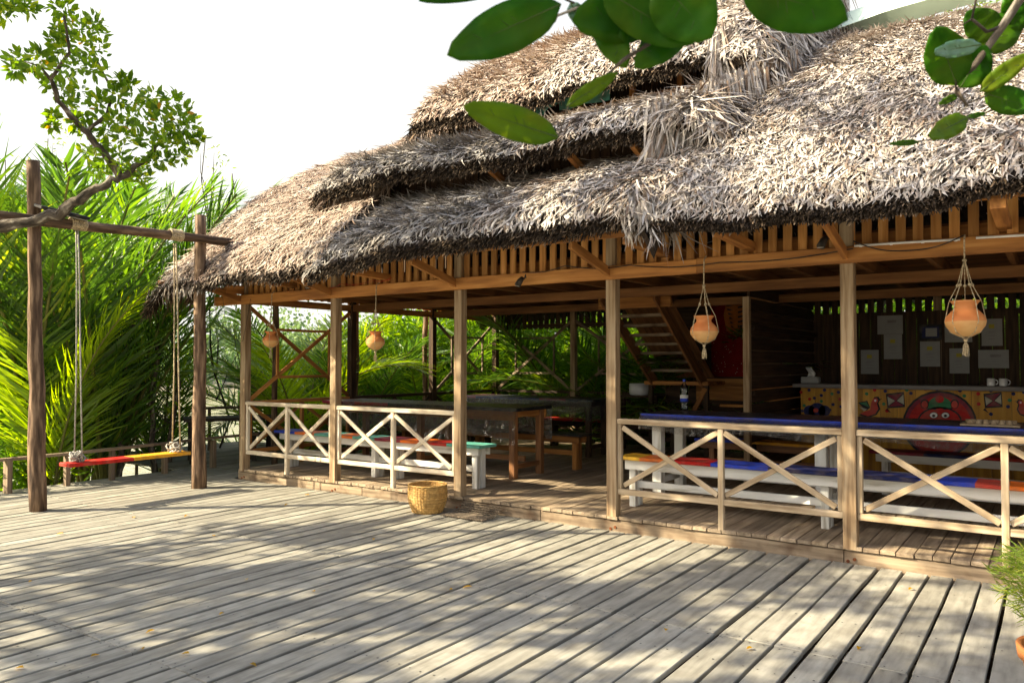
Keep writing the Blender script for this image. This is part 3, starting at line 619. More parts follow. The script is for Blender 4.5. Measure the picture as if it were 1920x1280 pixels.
U_side = [(-2.75, 7.78, 5.0), (-2.5, 7.86, 4.95), (-2.3, 8.1, 4.85), (-2.15, 8.6, 5.05), (-2.1, 9.2, 5.35), (-2.1, 9.9, 5.6)]
roof_part('roof_tier', shell('', z_U, -7.0, -2.15, 7.7, 12.4, .14), [
    ('thatch_brown', [fur(z_U, -7.03, -5.0, 7.67, 10, 1150, (.12, .26), (.012, .027), curl=(-.5, .8), slant=.25)]),
    ('thatch', [fur(z_U, -5.0, -2.1, 7.67, 10.1, 1150, (.12, .28), (.012, .03), longer=lambda x, y: 1 + .8 * (x > -2.8), sj=.55), fur(z_U, -7, -2.1, 10, 12.4, 150, (.25, .4), (.03, .05)),
                curtain(-2.85, -2.05, 7.72, 9.9, z_main, lambda y: 5.0 + .8 * (y - 7.7) - .06 * (y - 7.7) ** 2, 3000, (.4, .75))]),
    ('stub', [stubs(z_U, -7.0, -2.7, 7.7, .13, 4200, (.03, .09)), stubs(z_U, 7.7, 9.9, -7.0, .15, 900, (.06, .2), 'y'), hang([(-7.0, 7.72, 4.72), (-6.6, 7.8, 4.7), (-6.2, 7.95, 4.72)], 110, (.12, .4), (-.2, -.3, 0), .25)])])
b = MB(); xs = np.linspace(-2.15, 3.7, 20)
for sgn in (-1, 1):
    b.grid(lambda u, v: (-2.15 + 5.85 * u, 9.8 + sgn * (.02 + .2 * v), 5.86 - .24 * v - .02 * math.sin(u * 17) - (.1 * max(0, 1 - u * 9))), 30, 3)
b.build('ridge_cap', 'green_metal', pav, solid=.006)
# ------------------------------------------------------------------ furniture
def seg_box(name, xs, cols, y0, y1, z0, z1, parent, skew=0, bevel=.006):
    b = MB(); vs = []; n = len(xs)
    for x in xs: vs += [(x, y0 + skew * (x - xs[0]), z0), (x, y1 + skew * (x - xs[0]), z0), (x, y1 + skew * (x - xs[0]), z1), (x, y0 + skew * (x - xs[0]), z1)]
    fs = [(0, 1, 2, 3)]; mi = [0]
    for i in range(n - 1):
        for k in range(4): a = i * 4 + k; c = i * 4 + (k + 1) % 4; fs.append((a, a + 4, c + 4, c)); mi.append(i)
    q = (n - 1) * 4; fs.append((q, q + 3, q + 2, q + 1)); mi.append(n - 2); b.add(vs, fs, None, None, mi)
    return b.build(name, cols, parent, bevel=bevel)
def furniture(kind, name, label, cat, x0, x1, y0, y1, zt, xs, cols, lm, legs, group=None, apron=.09, th=.035, inset=.05, lw=.07, stretch=True, low=None, am=None, edge=None):
    t = thing(name, ((x0 + x1) / 2, (y0 + y1) / 2, PZ), label, cat, group)
    seg_box(kind, xs, cols, y0, y1, zt - th, zt, t)
    am = am or lm
    if edge:
        for a_, c_, m_ in edge: b = MB(); b.box(a_, c_, y0 - .006, y0 - .001, zt - th + .002, zt + .001); b.build('edge_band', m_, t)
        b = MB(); b.box(x1 + .001, x1 + .006, y0, y1, zt - th + .002, zt + .001); b.build('edge_band', edge[-1][2], t); b = MB(); b.box(x0 - .006, x0 - .001, y0, y1, zt - th + .002, zt + .001); b.build('edge_band', edge[0][2], t)
    for y in (y0 + inset, y1 - inset - .03):
        b = MB(); b.box(x0 + .06, x1 - .06, y, y + .03, zt - th - apron, zt - th - .001); b.build('apron', am, t, bevel=.003)
    for x in legs:
        for y in (y0 + inset + .033, y1 - inset - .033 - lw):
            b = MB(); b.box(x - lw / 2, x + lw / 2, y, y + lw, PZ, zt - th - .002); b.build('leg', lm, t, bevel=.004)
        b = MB(); b.box(x - .02, x + .02, y0 + inset + .036 + lw, y1 - inset - .036 - lw, PZ + .12, PZ + .18); b.build('stretcher', lm, t)
        b = MB(); b.box(x - .022, x + .022, y0 + inset + .036 + lw, y1 - inset - .036 - lw, zt - th - .08, zt - th - .002); b.build('end_rail', am, t)
    if stretch:
        y = (y0 + y1) / 2 if low is None else low; b = MB(); b.box(legs[0] + .03, legs[-1] - .03, y - .02, y + .02, PZ + .19, PZ + .26); b.build('stretcher', lm, t, bevel=.003)
    return t
furniture('tabletop', 'dining_table', 'long brown table with red and black painted edge beside the left railing', 'table', -9.2, -5.6, 8.12, 8.95, 1.05,
    [-9.2, -7.82, -5.6], ['brownleg', 'brownleg'], 'brownleg', [-9.0, -7.3, -5.72], edge=[(-9.2, -8.5, 'maroon'), (-8.499, -7.83, 'red'), (-7.829, -5.6, 'black')], am='orange', apron=.12, th=.045, inset=.03, lw=.085)
furniture('seat', 'bench', 'long white bench with patchwork coloured seat and teal end just inside the left railing', 'bench', -9.2, -5.5, 7.22, 7.56, .66,
    [-9.2, -8.75, -8.35, -7.95, -7.6, -7.2, -6.75, -6.3, -6.0, -5.5], ['blue', 'porange', 'teal', 'porange', 'teal', 'maroon', 'porange', 'red', 'teal'], 'wpaint', [-9.0, -7.3, -6.95, -5.64], group='painted benches', lw=.075)
furniture('seat', 'bench', 'unpainted orange brown bench behind the left table', 'bench', -9.0, -5.35, 9.3, 9.62, .64,
    [-9.0, -5.35], ['black'], 'orange', [-8.7, -7.2, -5.5], group='unpainted benches', am='orange')
furniture('tabletop', 'dining_table', 'far table with blue and dark red edge near the back lattice', 'table', -8.6, -5.9, 10.65, 11.4, 1.05,
    [-8.6, -8.2, -6.9, -6.4, -5.9], ['maroon', 'navy', 'maroon', 'black'], 'dark', [-8.4, -6.05], lw=.08)
furniture('seat', 'bench', 'dark red bench in the shade behind the far table', 'bench', -7.6, -4.9, 11.75, 12.1, .64, [-7.6, -4.9], ['red'], 'dark', [-7.4, -5.1], lw=.07)
furniture('tabletop', 'dining_table', 'long white table with bright blue edge behind the right railings', 'table', -3.88, 2.4, 8.12, 8.98, 1.05,
    [-3.88, -2.4, -1.2, .2, 2.4], ['navy', 'maroon', 'navy', 'maroon'], 'wpaint', [-3.72, -1.95, -.1, 2.2], edge=[(-3.88, 2.4, 'blue')], apron=.09, th=.055, inset=.03, lw=.11, low=8.55)
furniture('seat', 'bench', 'long white bench with blue seat and orange ends just inside the right railings', 'bench', -3.75, 2.4, 7.28, 7.62, .66,
    [-3.75, -3.5, -3.2, -2.75, -2.2, -.95, -.55, -.35, -.05, .6, 2.4], ['yellow', 'porange', 'red', 'blue', 'navy', 'blue', 'pink', 'porange', 'red', 'blue'], 'wpaint', [-3.62, -1.72, .3, 2.2], group='painted benches', apron=.1)
furniture('seat', 'bench', 'white bench with red and navy seat between blue table and bar counter', 'bench', -1.75, 2.4, 9.55, 9.9, .64,
    [-1.75, -1.2, -.7, 2.4], ['maroon', 'navy', 'red'], 'wpaint', [-1.6, .3, 2.2], group='painted benches')
furniture('seat', 'bench', 'plain brown bench with painted yellow edge behind the blue table near the stairs', 'bench', -3.9, -1.95, 9.75, 10.1, .64,
    [-3.9, -3.3, -1.95], ['blue', 'amber'], 'brownleg', [-3.7, -2.1])
def sheet(x0, x1, y0, y1, z, drop, ends, label, ph=0):
    """clear plastic laid on a table, its edges hanging down"""
    b = MB(); W = y1 - y0 + 2 * drop; nu = int((x1 - x0 + (drop if ends[0] else 0) + (drop if ends[1] else 0)) / .03); nv = 44
    X0 = x0 - (drop if ends[0] else 0); X1 = x1 + (drop if ends[1] else 0)
    def fn(u, v):
        x = X0 + (X1 - X0) * u; s = -drop + W * v; h = 0; y = y0 + s
        wob = .012 * math.sin(x * 21 + ph) + .008 * math.sin(x * 47 + ph * 2) + .006 * math.sin(x * 90 + s * 30)
        zz = z + .004
        if s < 0: h = -s; y = y0 - .008 - abs(wob) * h / drop * 2.2 - .012 * h / drop
        elif s > y1 - y0: h = s - (y1 - y0); y = y1 + .008 + abs(wob) * h / drop * 2
        if x < x0: e = x0 - x; h = max(h, e); x = x0 - .008 - .02 * abs(math.sin(s * 17)) * e / drop
        elif x > x1: e = x - x1; h = max(h, e); x = x1 + .008 + .02 * abs(math.sin(s * 17)) * e / drop
        return (x, y, zz - h * (1 - .12 * math.sin(x * 5 + ph)) + (.0015 * math.sin(x * 60) * math.sin(s * 50) if h == 0 else 0))
    b.grid(fn, nu, nv)
    org = [fn((f % nu + .5) / nu, (f // nu + .5) / nv) for f in range(nu * nv)]; b.m = [1 if p_[2] < z - .012 else 0 for p_ in org]
    o = b.build('plastic_tablecloth', ['film', 'film_drop'], smooth=True); tag(o, label, 'tablecloth', 'clear plastic tablecloths')
sheet(-9.0, -5.6, 8.12, 8.95, 1.05, .42, (0, 0), 'clear crinkled plastic hanging from the red and black edged table', 1)
sheet(-3.88, 2.38, 8.12, 8.98, 1.05, .2, (1, 0), 'clear crinkled plastic stretched over the long blue edged table', 2)
sheet(-8.55, -5.95, 10.65, 11.4, 1.05, .3, (0, 1), 'clear plastic on the far table near the back lattice', 3)
# bar counter with folk painting
ct = thing('bar_counter', (-.2, 11.5, PZ), 'grey topped bar counter with yellow folk painted front panel', 'counter')
b = MB(); b.box(-3.02, 2.9, 11.15, 11.75, 1.28, 1.335); b.build('countertop', 'grey', ct, bevel=.006)
b = MB(); x = -2.93
while x < 2.8:
    wd = .19 + rt() * .04; b.box(x, x + wd - .004, 11.24, 11.265, PZ, 1.279); x += wd
fp = b.build('front_panel', 'ochre_plank', ct)
b = MB(); b.box(-2.93, -2.9, 11.27, 11.7, PZ, 1.279); b.box(2.8, 2.83, 11.27, 11.7, PZ, 1.279); b.build('side_panel', 'dark', ct)
PY = 11.238
ms = ['red', 'navy', 'green', 'black', 'maroon', 'cream', 'ochre', 'pink', 'blue', 'white', 'yellow']; MI = {k: i for i, k in enumerate(ms)}
b = MB()
def dot(px, py, r, c): p = at(px, py, 1, PY); b.disc((p[0], PY, p[2]), r, 'y', mi=MI[c], n=10)
random.seed(3)
dts = [(1502, 735), (1517, 731), (1527, 746), (1508, 760), (1518, 748), (1540, 741), (1546, 731), (1560, 738), (1575, 748), (1562, 758), (1572, 735), (1625, 738), (1640, 731), (1660, 733), (1708, 737), (1700, 731), (1735, 729), (1757, 729), (1800, 732), (1808, 742), (1834, 738), (1858, 732), (1900, 738), (1893, 750), (1835, 757), (1890, 762), (1920, 735), (1657, 757), (1530, 760), (1504, 770), (1556, 768), (1540, 752), (1663, 770), (1858, 776), (1577, 762)]
for i, (px, py) in enumerate(dts): dot(px, py, .022, ['red', 'navy', 'navy', 'green'][i % 4])
def pp(pts, c, dy=0, th=.003):
    q = [at(x_, y_, 1, PY) for x_, y_ in pts]; b.poly([(p[0], p[2]) for p in q], PY - dy, th, MI[c])
def ell(cx, cy, rx, ry, c, dy=0, a0=0, a1=360, n=24):
    pp([(cx + rx * math.cos(R(a0 + (a1 - a0) * i / n)), cy - ry * math.sin(R(a0 + (a1 - a0) * i / n))) for i in range(n + (1 if a1 - a0 < 359 else 0))], c, dy)
b.build('painted_dots', ms, fp); b = MB()
# red arch with an animal face
ell(1762, 795, 70, 63, 'black', 0); ell(1762, 795, 66, 59, 'maroon', .003); ell(1762, 797, 60, 54, 'red', .006)
ell(1762, 760, 22, 17, 'green', .009); ell(1762, 748, 8, 7, 'red', .012)
for sx in (-1, 1):
    ell(1762 + sx * 28, 757, 8, 9, 'black', .009); ell(1762 + sx * 28, 758, 6, 7, 'pink', .012)
ell(1762, 790, 42, 28, 'black', .009); ell(1762, 791, 39, 26, 'red', .012)
for sx in (-1, 1):
    ell(1762 + sx * 11, 778, 8, 6, 'black', .015); ell(1762 + sx * 11, 778, 7, 5, 'white', .018); ell(1762 + sx * 11, 779, 3, 2.6, 'black', .021)
    pp([(1762 + sx * 6, 766), (1762 + sx * 24, 764), (1762 + sx * 25, 766), (1762 + sx * 7, 768)], 'black', .015)
b.build('painted_animal', ms, fp)
for kx in (1679, 1862):
    b = MB()
    pp([(kx - 18, 738), (kx + 16, 734), (kx + 18, 763), (kx - 15, 765)], 'black'); pp([(kx - 15, 741), (kx + 13, 737), (kx + 1, 751)], 'maroon', .003)
    pp([(kx - 13, 762), (kx + 15, 760), (kx + 1, 751)], 'maroon', .003); pp([(kx - 15, 743), (kx - 1, 751), (kx - 13, 760)], 'cream', .003); pp([(kx + 15, 739), (kx + 16, 758), (kx + 3, 751)], 'cream', .003)
    pp([(kx - 15, 765), (kx - 19, 768), (kx - 8, 774)], 'black'); b.build('painted_kite', ms, fp)
# birds and flower
def bird(cx, cy, s, f=1):
    g = lambda x_, y_: (cx + f * x_ * s, cy + y_ * s)
    for c, e, dy in (('black', 1.18, 0), ('pink', 1, .003)):
        pp([(cx + f * s * e * x_, cy + s * e * y_) for x_, y_ in ((-16, 14), (-8, 10), (4, 6), (6, -8), (10, -16), (17, -17), (20, -12), (17, -6), (20, 4), (14, 14), (0, 19))], c, dy)
    pp([g(19, -14), g(28, -16), g(20, -10)], 'black', .002); ell(*g(14, -12), 2.2 * s, 2.2 * s, 'white', .006)
    pp([g(-20, -8), g(-2, -12), g(4, 2), g(-4, 8)], 'black', .004); pp([g(-17, -7), g(-3, -9), g(2, 1)], 'green', .007); pp([g(-18, 0), g(-2, 5), g(-8, 9)], 'cream', .005)
b = MB(); bird(1628, 762, .95); b.build('painted_bird', ms, fp); b = MB(); bird(1925, 764, .8, -1); b.build('painted_bird', ms, fp); b = MB()
for dx, r_ in ((-14, 11), (0, 16), (14, 11)): ell(1532 + dx, 770, r_, r_ * .95, 'navy', .002)
ell(1530, 769, 5, 4, 'pink', .006)
b.build('painted_flower', ms, fp)
# painted panel above the stair
b = MB(); ms2 = ['maroon', 'porange', 'black', 'cream']
def q2(pts, mi_, dy=0): b.poly([((p := at(x_, y_, 1, 12.69))[0], p[2]) for x_, y_ in pts], 12.69 - dy, .004, mi_)
q2([(1334, 545), (1402, 545), (1402, 706), (1334, 706)], 0)
q2([(1366, 552), (1390, 548), (1398, 560), (1398, 632), (1380, 632), (1362, 620), (1357, 590)], 1, .005)
for k in range(7): q2([(1362 + k * 2, 570 + k * 8), (1376, 574 + k * 8), (1362 + k * 2, 574 + k * 8)], 2, .01); q2([(1384, 566 + k * 9), (1397, 563 + k * 9), (1397, 566 + k * 9), (1384, 569 + k * 9)], 2, .01)
random.seed(5)
for k in range(30): p = at(random.uniform(1338, 1398), random.uniform(640, 700), 1, 12.69); b.disc((p[0], 12.685, p[2]), .008, 'y', mi=3, n=6)
M['mural'] = plain('matt_red_cloth', (.2, .012, .01), 1, spec=0); M['mural_orange'] = plain('matt_orange', (.42, .14, .03), 1, spec=0); ms2 = ['mural', 'mural_orange', 'black', 'cream']
tag(b.build('wall_painting', ms2), 'dark red wall painting with orange striped animal beside the stairs', 'painting')
# sheets pinned on the back wall
pl = [((1645, 592, 1693, 626), 'blank wide paper, highest and leftmost on the dark back wall', 0), ((1657, 627, 1692, 673), 'upright paper directly below the highest wide one on the back wall', 1), ((1614, 656, 1648, 701), 'lowest upright paper at the left of the papers on the back wall', 1),
      ((1725, 640, 1763, 687), 'upright printed paper pinned just under the black framed one', 1), ((1771, 600, 1823, 641), 'wide paper half hidden behind the rightmost hanging pot', 0), ((1780, 653, 1818, 700), 'upright paper below the rightmost hanging pot on the back wall', 1),
      ((1840, 598, 1880, 648), 'upright paper with yellow mark right of the rightmost hanging pot', 1), ((1834, 656, 1892, 690), 'wide paper above the two white mugs on the back wall', 0)]
for (x0, y0, x1, y1), lab, up in pl:
    a = at(x0, y0, 1, 12.73); c = at(x1, y1, 1, 12.73); b = MB(); b.box(a[0], c[0], 12.726, 12.73, c[2], a[2]); w_, h_ = c[0] - a[0], a[2] - c[2]
    for k in range(3): b.box(a[0] + w_ * .3, a[0] + w_ * (.6 + .1 * rt()), 12.7245, 12.726, a[2] - h_ * (.5 + .13 * k), a[2] - h_ * (.485 + .13 * k), mi=1)
    if up: b.box(a[0] + w_ * .35, a[0] + w_ * .62, 12.7245, 12.726, a[2] - h_ * .35, a[2] - h_ * .2, mi=2)
    else: b.box(a[0] + w_ * .4, a[0] + w_ * .75, 12.7245, 12.726, a[2] - h_ * .4, a[2] - h_ * .25, mi=1)
    tag(b.build('paper', ['paper', 'ink', 'yellowink']), lab, 'paper', 'papers pinned on the back wall')
a = at(1724, 609, 1, 12.72); c = at(1766, 637, 1, 12.72)
t = thing('picture_frame', ((a[0] + c[0]) / 2, 12.72, c[2]), 'small black framed picture hung on the dark back wall', 'picture')
b = MB(); f_ = .03; b.box(a[0], c[0], 12.7, 12.722, a[2] - f_, a[2]); b.box(a[0], c[0], 12.7, 12.722, c[2], c[2] + f_); b.box(a[0], a[0] + f_, 12.7, 12.722, c[2] + f_, a[2] - f_); b.box(c[0] - f_, c[0], 12.7, 12.722, c[2] + f_, a[2] - f_); b.build('frame', 'black', t)
b = MB(); b.box(a[0] + f_, c[0] - f_, 12.712, 12.718, c[2] + f_, a[2] - f_, mi=0); b.box(a[0] + .08, c[0] - .06, 12.709, 12.712, c[2] + .05, a[2] - .05, mi=1); b.build('picture', ['navy', 'paper'], t)
# small things on the counter and tables
p = at(1520, 713, 1, 11.35); t = thing('tissue_box', (p[0], 11.35, 1.335), 'pale tissue box with tissue sticking out on the counter end', 'tissue box')
b = MB(); b.box(p[0] - .12, p[0] + .12, 11.28, 11.42, 1.336, 1.43); b.build('box_body', 'paper', t, bevel=.012)
b = MB(); b.grid(lambda u, v: (p[0] - .05 + .1 * u * (1 - .2 * v) + .02 * math.sin(v * 5), 11.35 + .02 * math.sin(u * 6 + v * 3), 1.43 + .13 * v), 8, 6); b.build('tissue', 'white', t, smooth=True, solid=.002)
for i, (px, lab) in enumerate(((1858, 'left one of two white mugs on the bar counter'), (1881, 'right one of two white mugs on the bar counter'))):
    p = at(px, 713, 1, 11.3); t = thing('mug', (p[0], 11.3, 1.335), lab, 'mug', 'white mugs on the counter')
    b = MB(); b.lathe([(0, .002), (.042, .002), (.045, .01), (.045, .095), (.041, .095), (.04, .01), (0, .008)], (p[0], 11.3, 1.336), 20); b.build('cup', 'ceramic', t, smooth=True)
    b = MB(); b.tube([(p[0] + .043 + .03 * math.sin(a_), 11.3, 1.336 + .05 - .03 * math.cos(a_)) for a_ in np.linspace(.2, 2.94, 8)], .006, 6); b.build('handle', 'ceramic', t, smooth=True)
p = at(1199, 738, 1, 12.3)
b = MB(); b.box(p[0] - .35, p[0] + .4, 12.1, 12.6, 1.03, 1.065); b.box(p[0] - .3, p[0] - .24, 12.2, 12.26, PZ, 1.03); b.box(p[0] + .3, p[0] + .36, 12.2, 12.26, PZ, 1.03); tag(b.build('side_shelf', 'dark'), 'small dark shelf table under the stair landing', 'shelf')
b = MB(); b.lathe([(0, 0), (.15, 0), (.175, .02), (.18, .2), (.172, .2), (.165, .03), (0, .015)], (p[0], 12.3, 1.066), 28); tag(b.build('tub', 'ceramic', smooth=True), 'round white tub on the dark shelf below the stairs', 'tub')
p = at(1283, 768, 2, 1.056); t = thing('water_bottle', tuple(p), 'large clear water bottle with blue cap and label on the blue table', 'bottle')
b = MB(); b.lathe([(0, 0), (.043, 0), (.048, .01), (.048, .06), (.045, .07), (.048, .08), (.048, .2), (.046, .21), (.048, .22), (.046, .26), (.032, .3), (.015, .325), (.014, .345)], tuple(p), 20); b.build('bottle_body', 'clear_plastic', t, smooth=True)
b = MB(); b.lathe([(.0, .343), (.017, .343), (.017, .368), (0, .368)], tuple(p), 14); b.build('cap', 'blue', t)
b = MB(); b.lathe([(.0487, .1), (.0487, .14)], tuple(p), 20, mi=0); b.lathe([(.0487, .14), (.0487, .18)], tuple(p), 20, mi=1); b.build('bottle_label', ['blue', 'white'], t, smooth=True)
p0 = at(1803, 797, 2, 1.056); p1 = at(1903, 797, 2, 1.056); cx, cy = (p0[0] + p1[0]) / 2 + .02, p0[1] + .08
t = thing('serving_tray', (cx, cy, 1.056), 'shallow bamboo tray with fluted edge on the blue table', 'tray')
b = MB(); b.box(cx - .23, cx + .23, cy - .12, cy + .12, 1.058, 1.074); b.build('tray_base', 'rail', t, bevel=.003)
for k in range(9): b = MB(); b.lathe([(0, 0), (.022, 0), (.022, .03), (0, .03)], (cx - .18 + .045 * k, cy + .09, 1.0745), 10); b.build('bamboo_ring', 'rail', t)
for k in range(6): b = MB(); b.lathe([(0, 0), (.03, 0), (.012, .035), (0, .035)], (cx - .15 + .06 * k, cy - .04, 1.0745), 8); b.build('bamboo_ring', 'rail', t)
# hanging clay pots
def pot(px, py, label, s=1):
    p = at(px, py, 1, 6.63); x, y, z = p[0], 6.63, p[2] - .12 * s
    t = thing('hanging_pot', (x, y, z), label, 'clay pot', 'clay pots hanging from the front beam')
    pr = [(0, 0), (.04, .004), (.085, .03), (.115, .07), (.122, .1), (.112, .135), (.085, .165), (.066, .185), (.064, .2), (.078, .222), (.092, .236), (.086, .238), (.07, .222), (.056, .2), (.06, .18)]
    b = MB(); b.lathe([(r * s, h * s) for r, h in pr], (x, y, z), 30); b.m = [1 if (i // 30) < 4 else 0 for i in range(len(b.f))]; b.build('pot_body', ['clay', 'clay_pale'], t, smooth=True)
    k = z + .5 * s
    b = MB(); b.tube([(x, y, k - .01), (x, y + .01, ZB + .1), (x, y + .06, ZB + .14)], .006, 6)
    for i in range(5):
        a = i * 2 * math.pi / 5 + .4; c_, s_ = math.cos(a), math.sin(a)
        ring = [(x + .004 * c_, y + .004 * s_, k), (x + .045 * s * c_, y + .045 * s * s_, z + .34 * s), (x + .098 * s * c_, y + .098 * s * s_, z + .235 * s), (x + .126 * s * c_, y + .126 * s * s_, z + .1 * s), (x + .09 * s * c_, y + .09 * s * s_, z + .028 * s), (x + .01 * c_, y + .01 * s_, z - .012)]
        b.tube(ring, .0034, 5)
        b.lathe([(0, -.012), (.011, -.006), (.011, .006), (0, .012)], (x + .045 * s * c_, y + .045 * s * s_, z + .34 * s), 8)
    b.lathe([(0, 0), (.016, .008), (.016, .02), (0, .028)], (x, y, k - .01), 8); b.build('rope_hanger', 'rope', t)
    b = MB(); b.lathe([(0, -.012), (.016, -.02), (.012, -.035), (0, -.04)], (x, y, z), 8)
    for i in range(22):
        a = i * .9; r = .004 + .02 * rt(); b.tube([(x, y, z - .03), (x + r * .7 * math.cos(a), y + r * .7 * math.sin(a), z - .07), (x + r * math.cos(a), y + r * math.sin(a), z - .15 + .02 * rt())], [.003, .003, .001], 4)
    b.build('tassel', 'rope', t)
pot(508, 636, 'clay pot in a rope hanger farthest left, over the first railing bay', .88)
pot(704, 638, 'clay pot in a rope hanger second from the left, before the palms', .92)
pot(1320, 617, 'two toned clay pot in a rope hanger in front of the staircase', 1.0)
pot(1810, 597, 'large sunlit clay pot with pale tassel hanging at the far right', 1.12)
# spotlights, conduit and cables
for px, py, lab in ((980, 530, 'black clip spotlight hanging below the beam in the middle bay'), (1548, 457, 'black spotlight on the beam left of the nearest full post'), (587, 535, 'small dark spotlight on the beam at the far left bay')):
    p = at(px, py, 1, 6.68); x, y, z = p; t = thing('spotlight', (x, y, z), lab, 'spotlight', 'spotlights along the front beam')
    b = MB(); q = [(x, y, z + .05), (x - .01, y - .03, z + .02), (x - .025, y - .06, z - .03)]; b.tube(q, [.022, .03, .034], 12); b.build('lamp_head', 'black', t, smooth=True)
    b = MB(); b.lathe([(0, -.004), (.028, -.004)], (x - .026, y - .063, z - .033), 12); b.build('lens', 'white', t)
    b = MB(); b.tube([(x + .02, y + .03, z + .05), (x + .05, y - .02, z + .08), (x + .03, y - .02, z + .03)], .006, 5); b.build('bracket', 'black', t)
a = at(1602, 461, 1, 6.72); c = at(1800, 449, 1, 6.72)
b = MB(); b.tube([tuple(a), tuple((a + c) / 2 + np.array([0, 0, .002])), tuple(c)], .009, 8)
for u in (.05, .35, .65, .95): q = a + (c - a) * u; b.tube([tuple(q), tuple(q + np.array([.02, 0, 0]))], .013, 8)
c2 = at(1920, 441, 1, 6.72); a2 = at(1830, 446, 1, 6.72); b.tube([tuple(a2), tuple(c2 + (c2 - a2) * 2)], .009, 8)
tag(b.build('conduit', 'white'), 'thin white conduit pipe along the front beam at the right', 'pipe')
def cable(pts, lab, m='black', r=.005, n=14):
    P = [at(x_, y_, 1, v) for x_, y_, v in pts]; out = []
    for i in range(len(P) - 1):
        for k in range(n): u = k / n; q = P[i] * (1 - u) + P[i + 1] * u; q = q - np.array([0, 0, .03 * math.sin(math.pi * u)]); out.append(tuple(q))
    out.append(tuple(P[-1])); b = MB(); b.tube(out, r, 5); tag(b.build('cable', m, smooth=True), lab, 'cable')
cable([(980, 510, 6.7), (1060, 498, 6.7), (1180, 497, 6.7), (1350, 492, 6.7), (1600, 466, 6.7)], 'black cable running along the beam in the middle')
cable([(1600, 452, 6.7), (1700, 470, 6.7), (1810, 440, 6.7)], 'black cable sagging above the beam near the rightmost pot')
cable([(600, 540, 6.7), (640, 532, 6.7), (700, 525, 6.7), (735, 520, 6.7)], 'thin red wire on the beam above the second pot', 'red', .003)
cable([(416, 540, 6.6), (425, 620, 6.65), (455, 640, 6.7), (470, 560, 6.72)], 'loose thin cable looping by the corner post', 'black', .003)
cable([(395, 440, 6.1), (398, 500, 6.1), (405, 590, 6.2)], 'thin cord hanging from the swing beam end', 'rope', .003)
# basket and mat
p = at(815, 950, 2, 0); bx_, by_ = p[0] + .13, 6.48; t = thing('wicker_basket', (bx_, by_, 0), 'round yellow cane basket on the deck against the platform step', 'basket')
b = MB(); H_, n_ = .3, 19
def br(h): return .155 + .055 * math.sin(min(1, h / H_ * 1.25) * math.pi * .62) * 1.0
for i in range(n_ * 2):
    h = .008 + (H_ - .02) * i / (n_ * 2 - 1); r = br(h)
    b.tube([(bx_ + (r + .006 * math.cos(20 * a_ + i * math.pi)) * math.cos(a_), by_ + (r + .006 * math.cos(20 * a_ + i * math.pi)) * math.sin(a_), h) for a_ in np.linspace(0, 2 * math.pi, 121)], .0046, 5)
b.build('weave', 'wicker', t, smooth=True)
b = MB()
for k in range(40): a_ = k * 2 * math.pi / 40; b.tube([(bx_ + (br(h) - .001) * math.cos(a_), by_ + (br(h) - .001) * math.sin(a_), h) for h in np.linspace(.004, H_, 8)], .004, 4)
b.lathe([(0, .006), (.15, .006)], (bx_, by_, 0), 24); b.build('stakes', 'wicker', t)
b = MB(); r = br(H_)
for j in range(3): b.tube([(bx_ + (r + .004 * math.cos(a_ * 26 + j * 2.1)) * math.cos(a_), by_ + (r + .004 * math.cos(a_ * 26 + j * 2.1)) * math.sin(a_), H_ + .004 * math.sin(a_ * 26 + j * 2.1)) for a_ in np.linspace(0, 2 * math.pi, 160)], .006, 5)
b.build('rim', 'wicker', t, smooth=True)
b = MB(); mx, my = -5.12, 6.5
for i in range(26):
    for j in range(13):
        x0_ = mx - .26 + i * .02; y0_ = my - .12 + j * .03; up = .006 if (i + j) % 2 else 0
        zf = lambda yy: .012 + max(0, (yy - 6.6)) * .55
        b.tube([(x0_, y0_, zf(y0_) + up), (x0_ + .03, y0_ + .015, zf(y0_) + .006), (x0_ + .055, y0_, zf(y0_))], .006, 4)
tag(b.build('woven_mat', 'darkcane'), 'dark woven mat at the foot of the platform beside the basket', 'mat')
# ------------------------------------------------------------------ swing
def log(name, p0, p1, r0, r1, parent, m='log', n=14):
    b = MB(); p0 = Vector(p0); p1 = Vector(p1); pts = []; rr = []
    for i in range(n + 1):
        u = i / n; w = .012 if 0 < i < n else 0; pts.append(p0.lerp(p1, u) + Vector(((rt() - .5) * w, (rt() - .5) * w, (rt() - .5) * w))); rr.append((r0 + (r1 - r0) * u) * (1 + (rt() - .5) * .1))
    b.tube(pts, rr, 14, rough=.1); return b.build(name, m, parent, smooth=True)
sw = thing('swing_stand', (-9.2, 5.0, 0), 'rough log swing frame with two posts and a long crossbar', 'swing frame')
log('post', (-9.2, 4.08, -.05), (-9.22, 3.98, 3.85), .088, .062, sw); log('post', (-9.17, 6.02, -.05), (-9.2, 6.02, 3.56), .09, .066, sw)
log('crossbar', (-9.1, 2.2, 3.13), (-9.1, 6.52, 3.25), .062, .055, sw)
seat = thing('hanging_swing', (-9.1, 5.05, .49), 'red and yellow plank swing seat hanging on ropes', 'swing')
b = MB(); b.box(-9.22, -8.98, 4.3, 5.04, .465, .505); b.build('red_plank', 'red', seat, bevel=.004)
b = MB(); b.box(-9.22, -8.98, 5.042, 5.78, .465, .505); b.build('yellow_plank', 'amber', seat, bevel=.004)
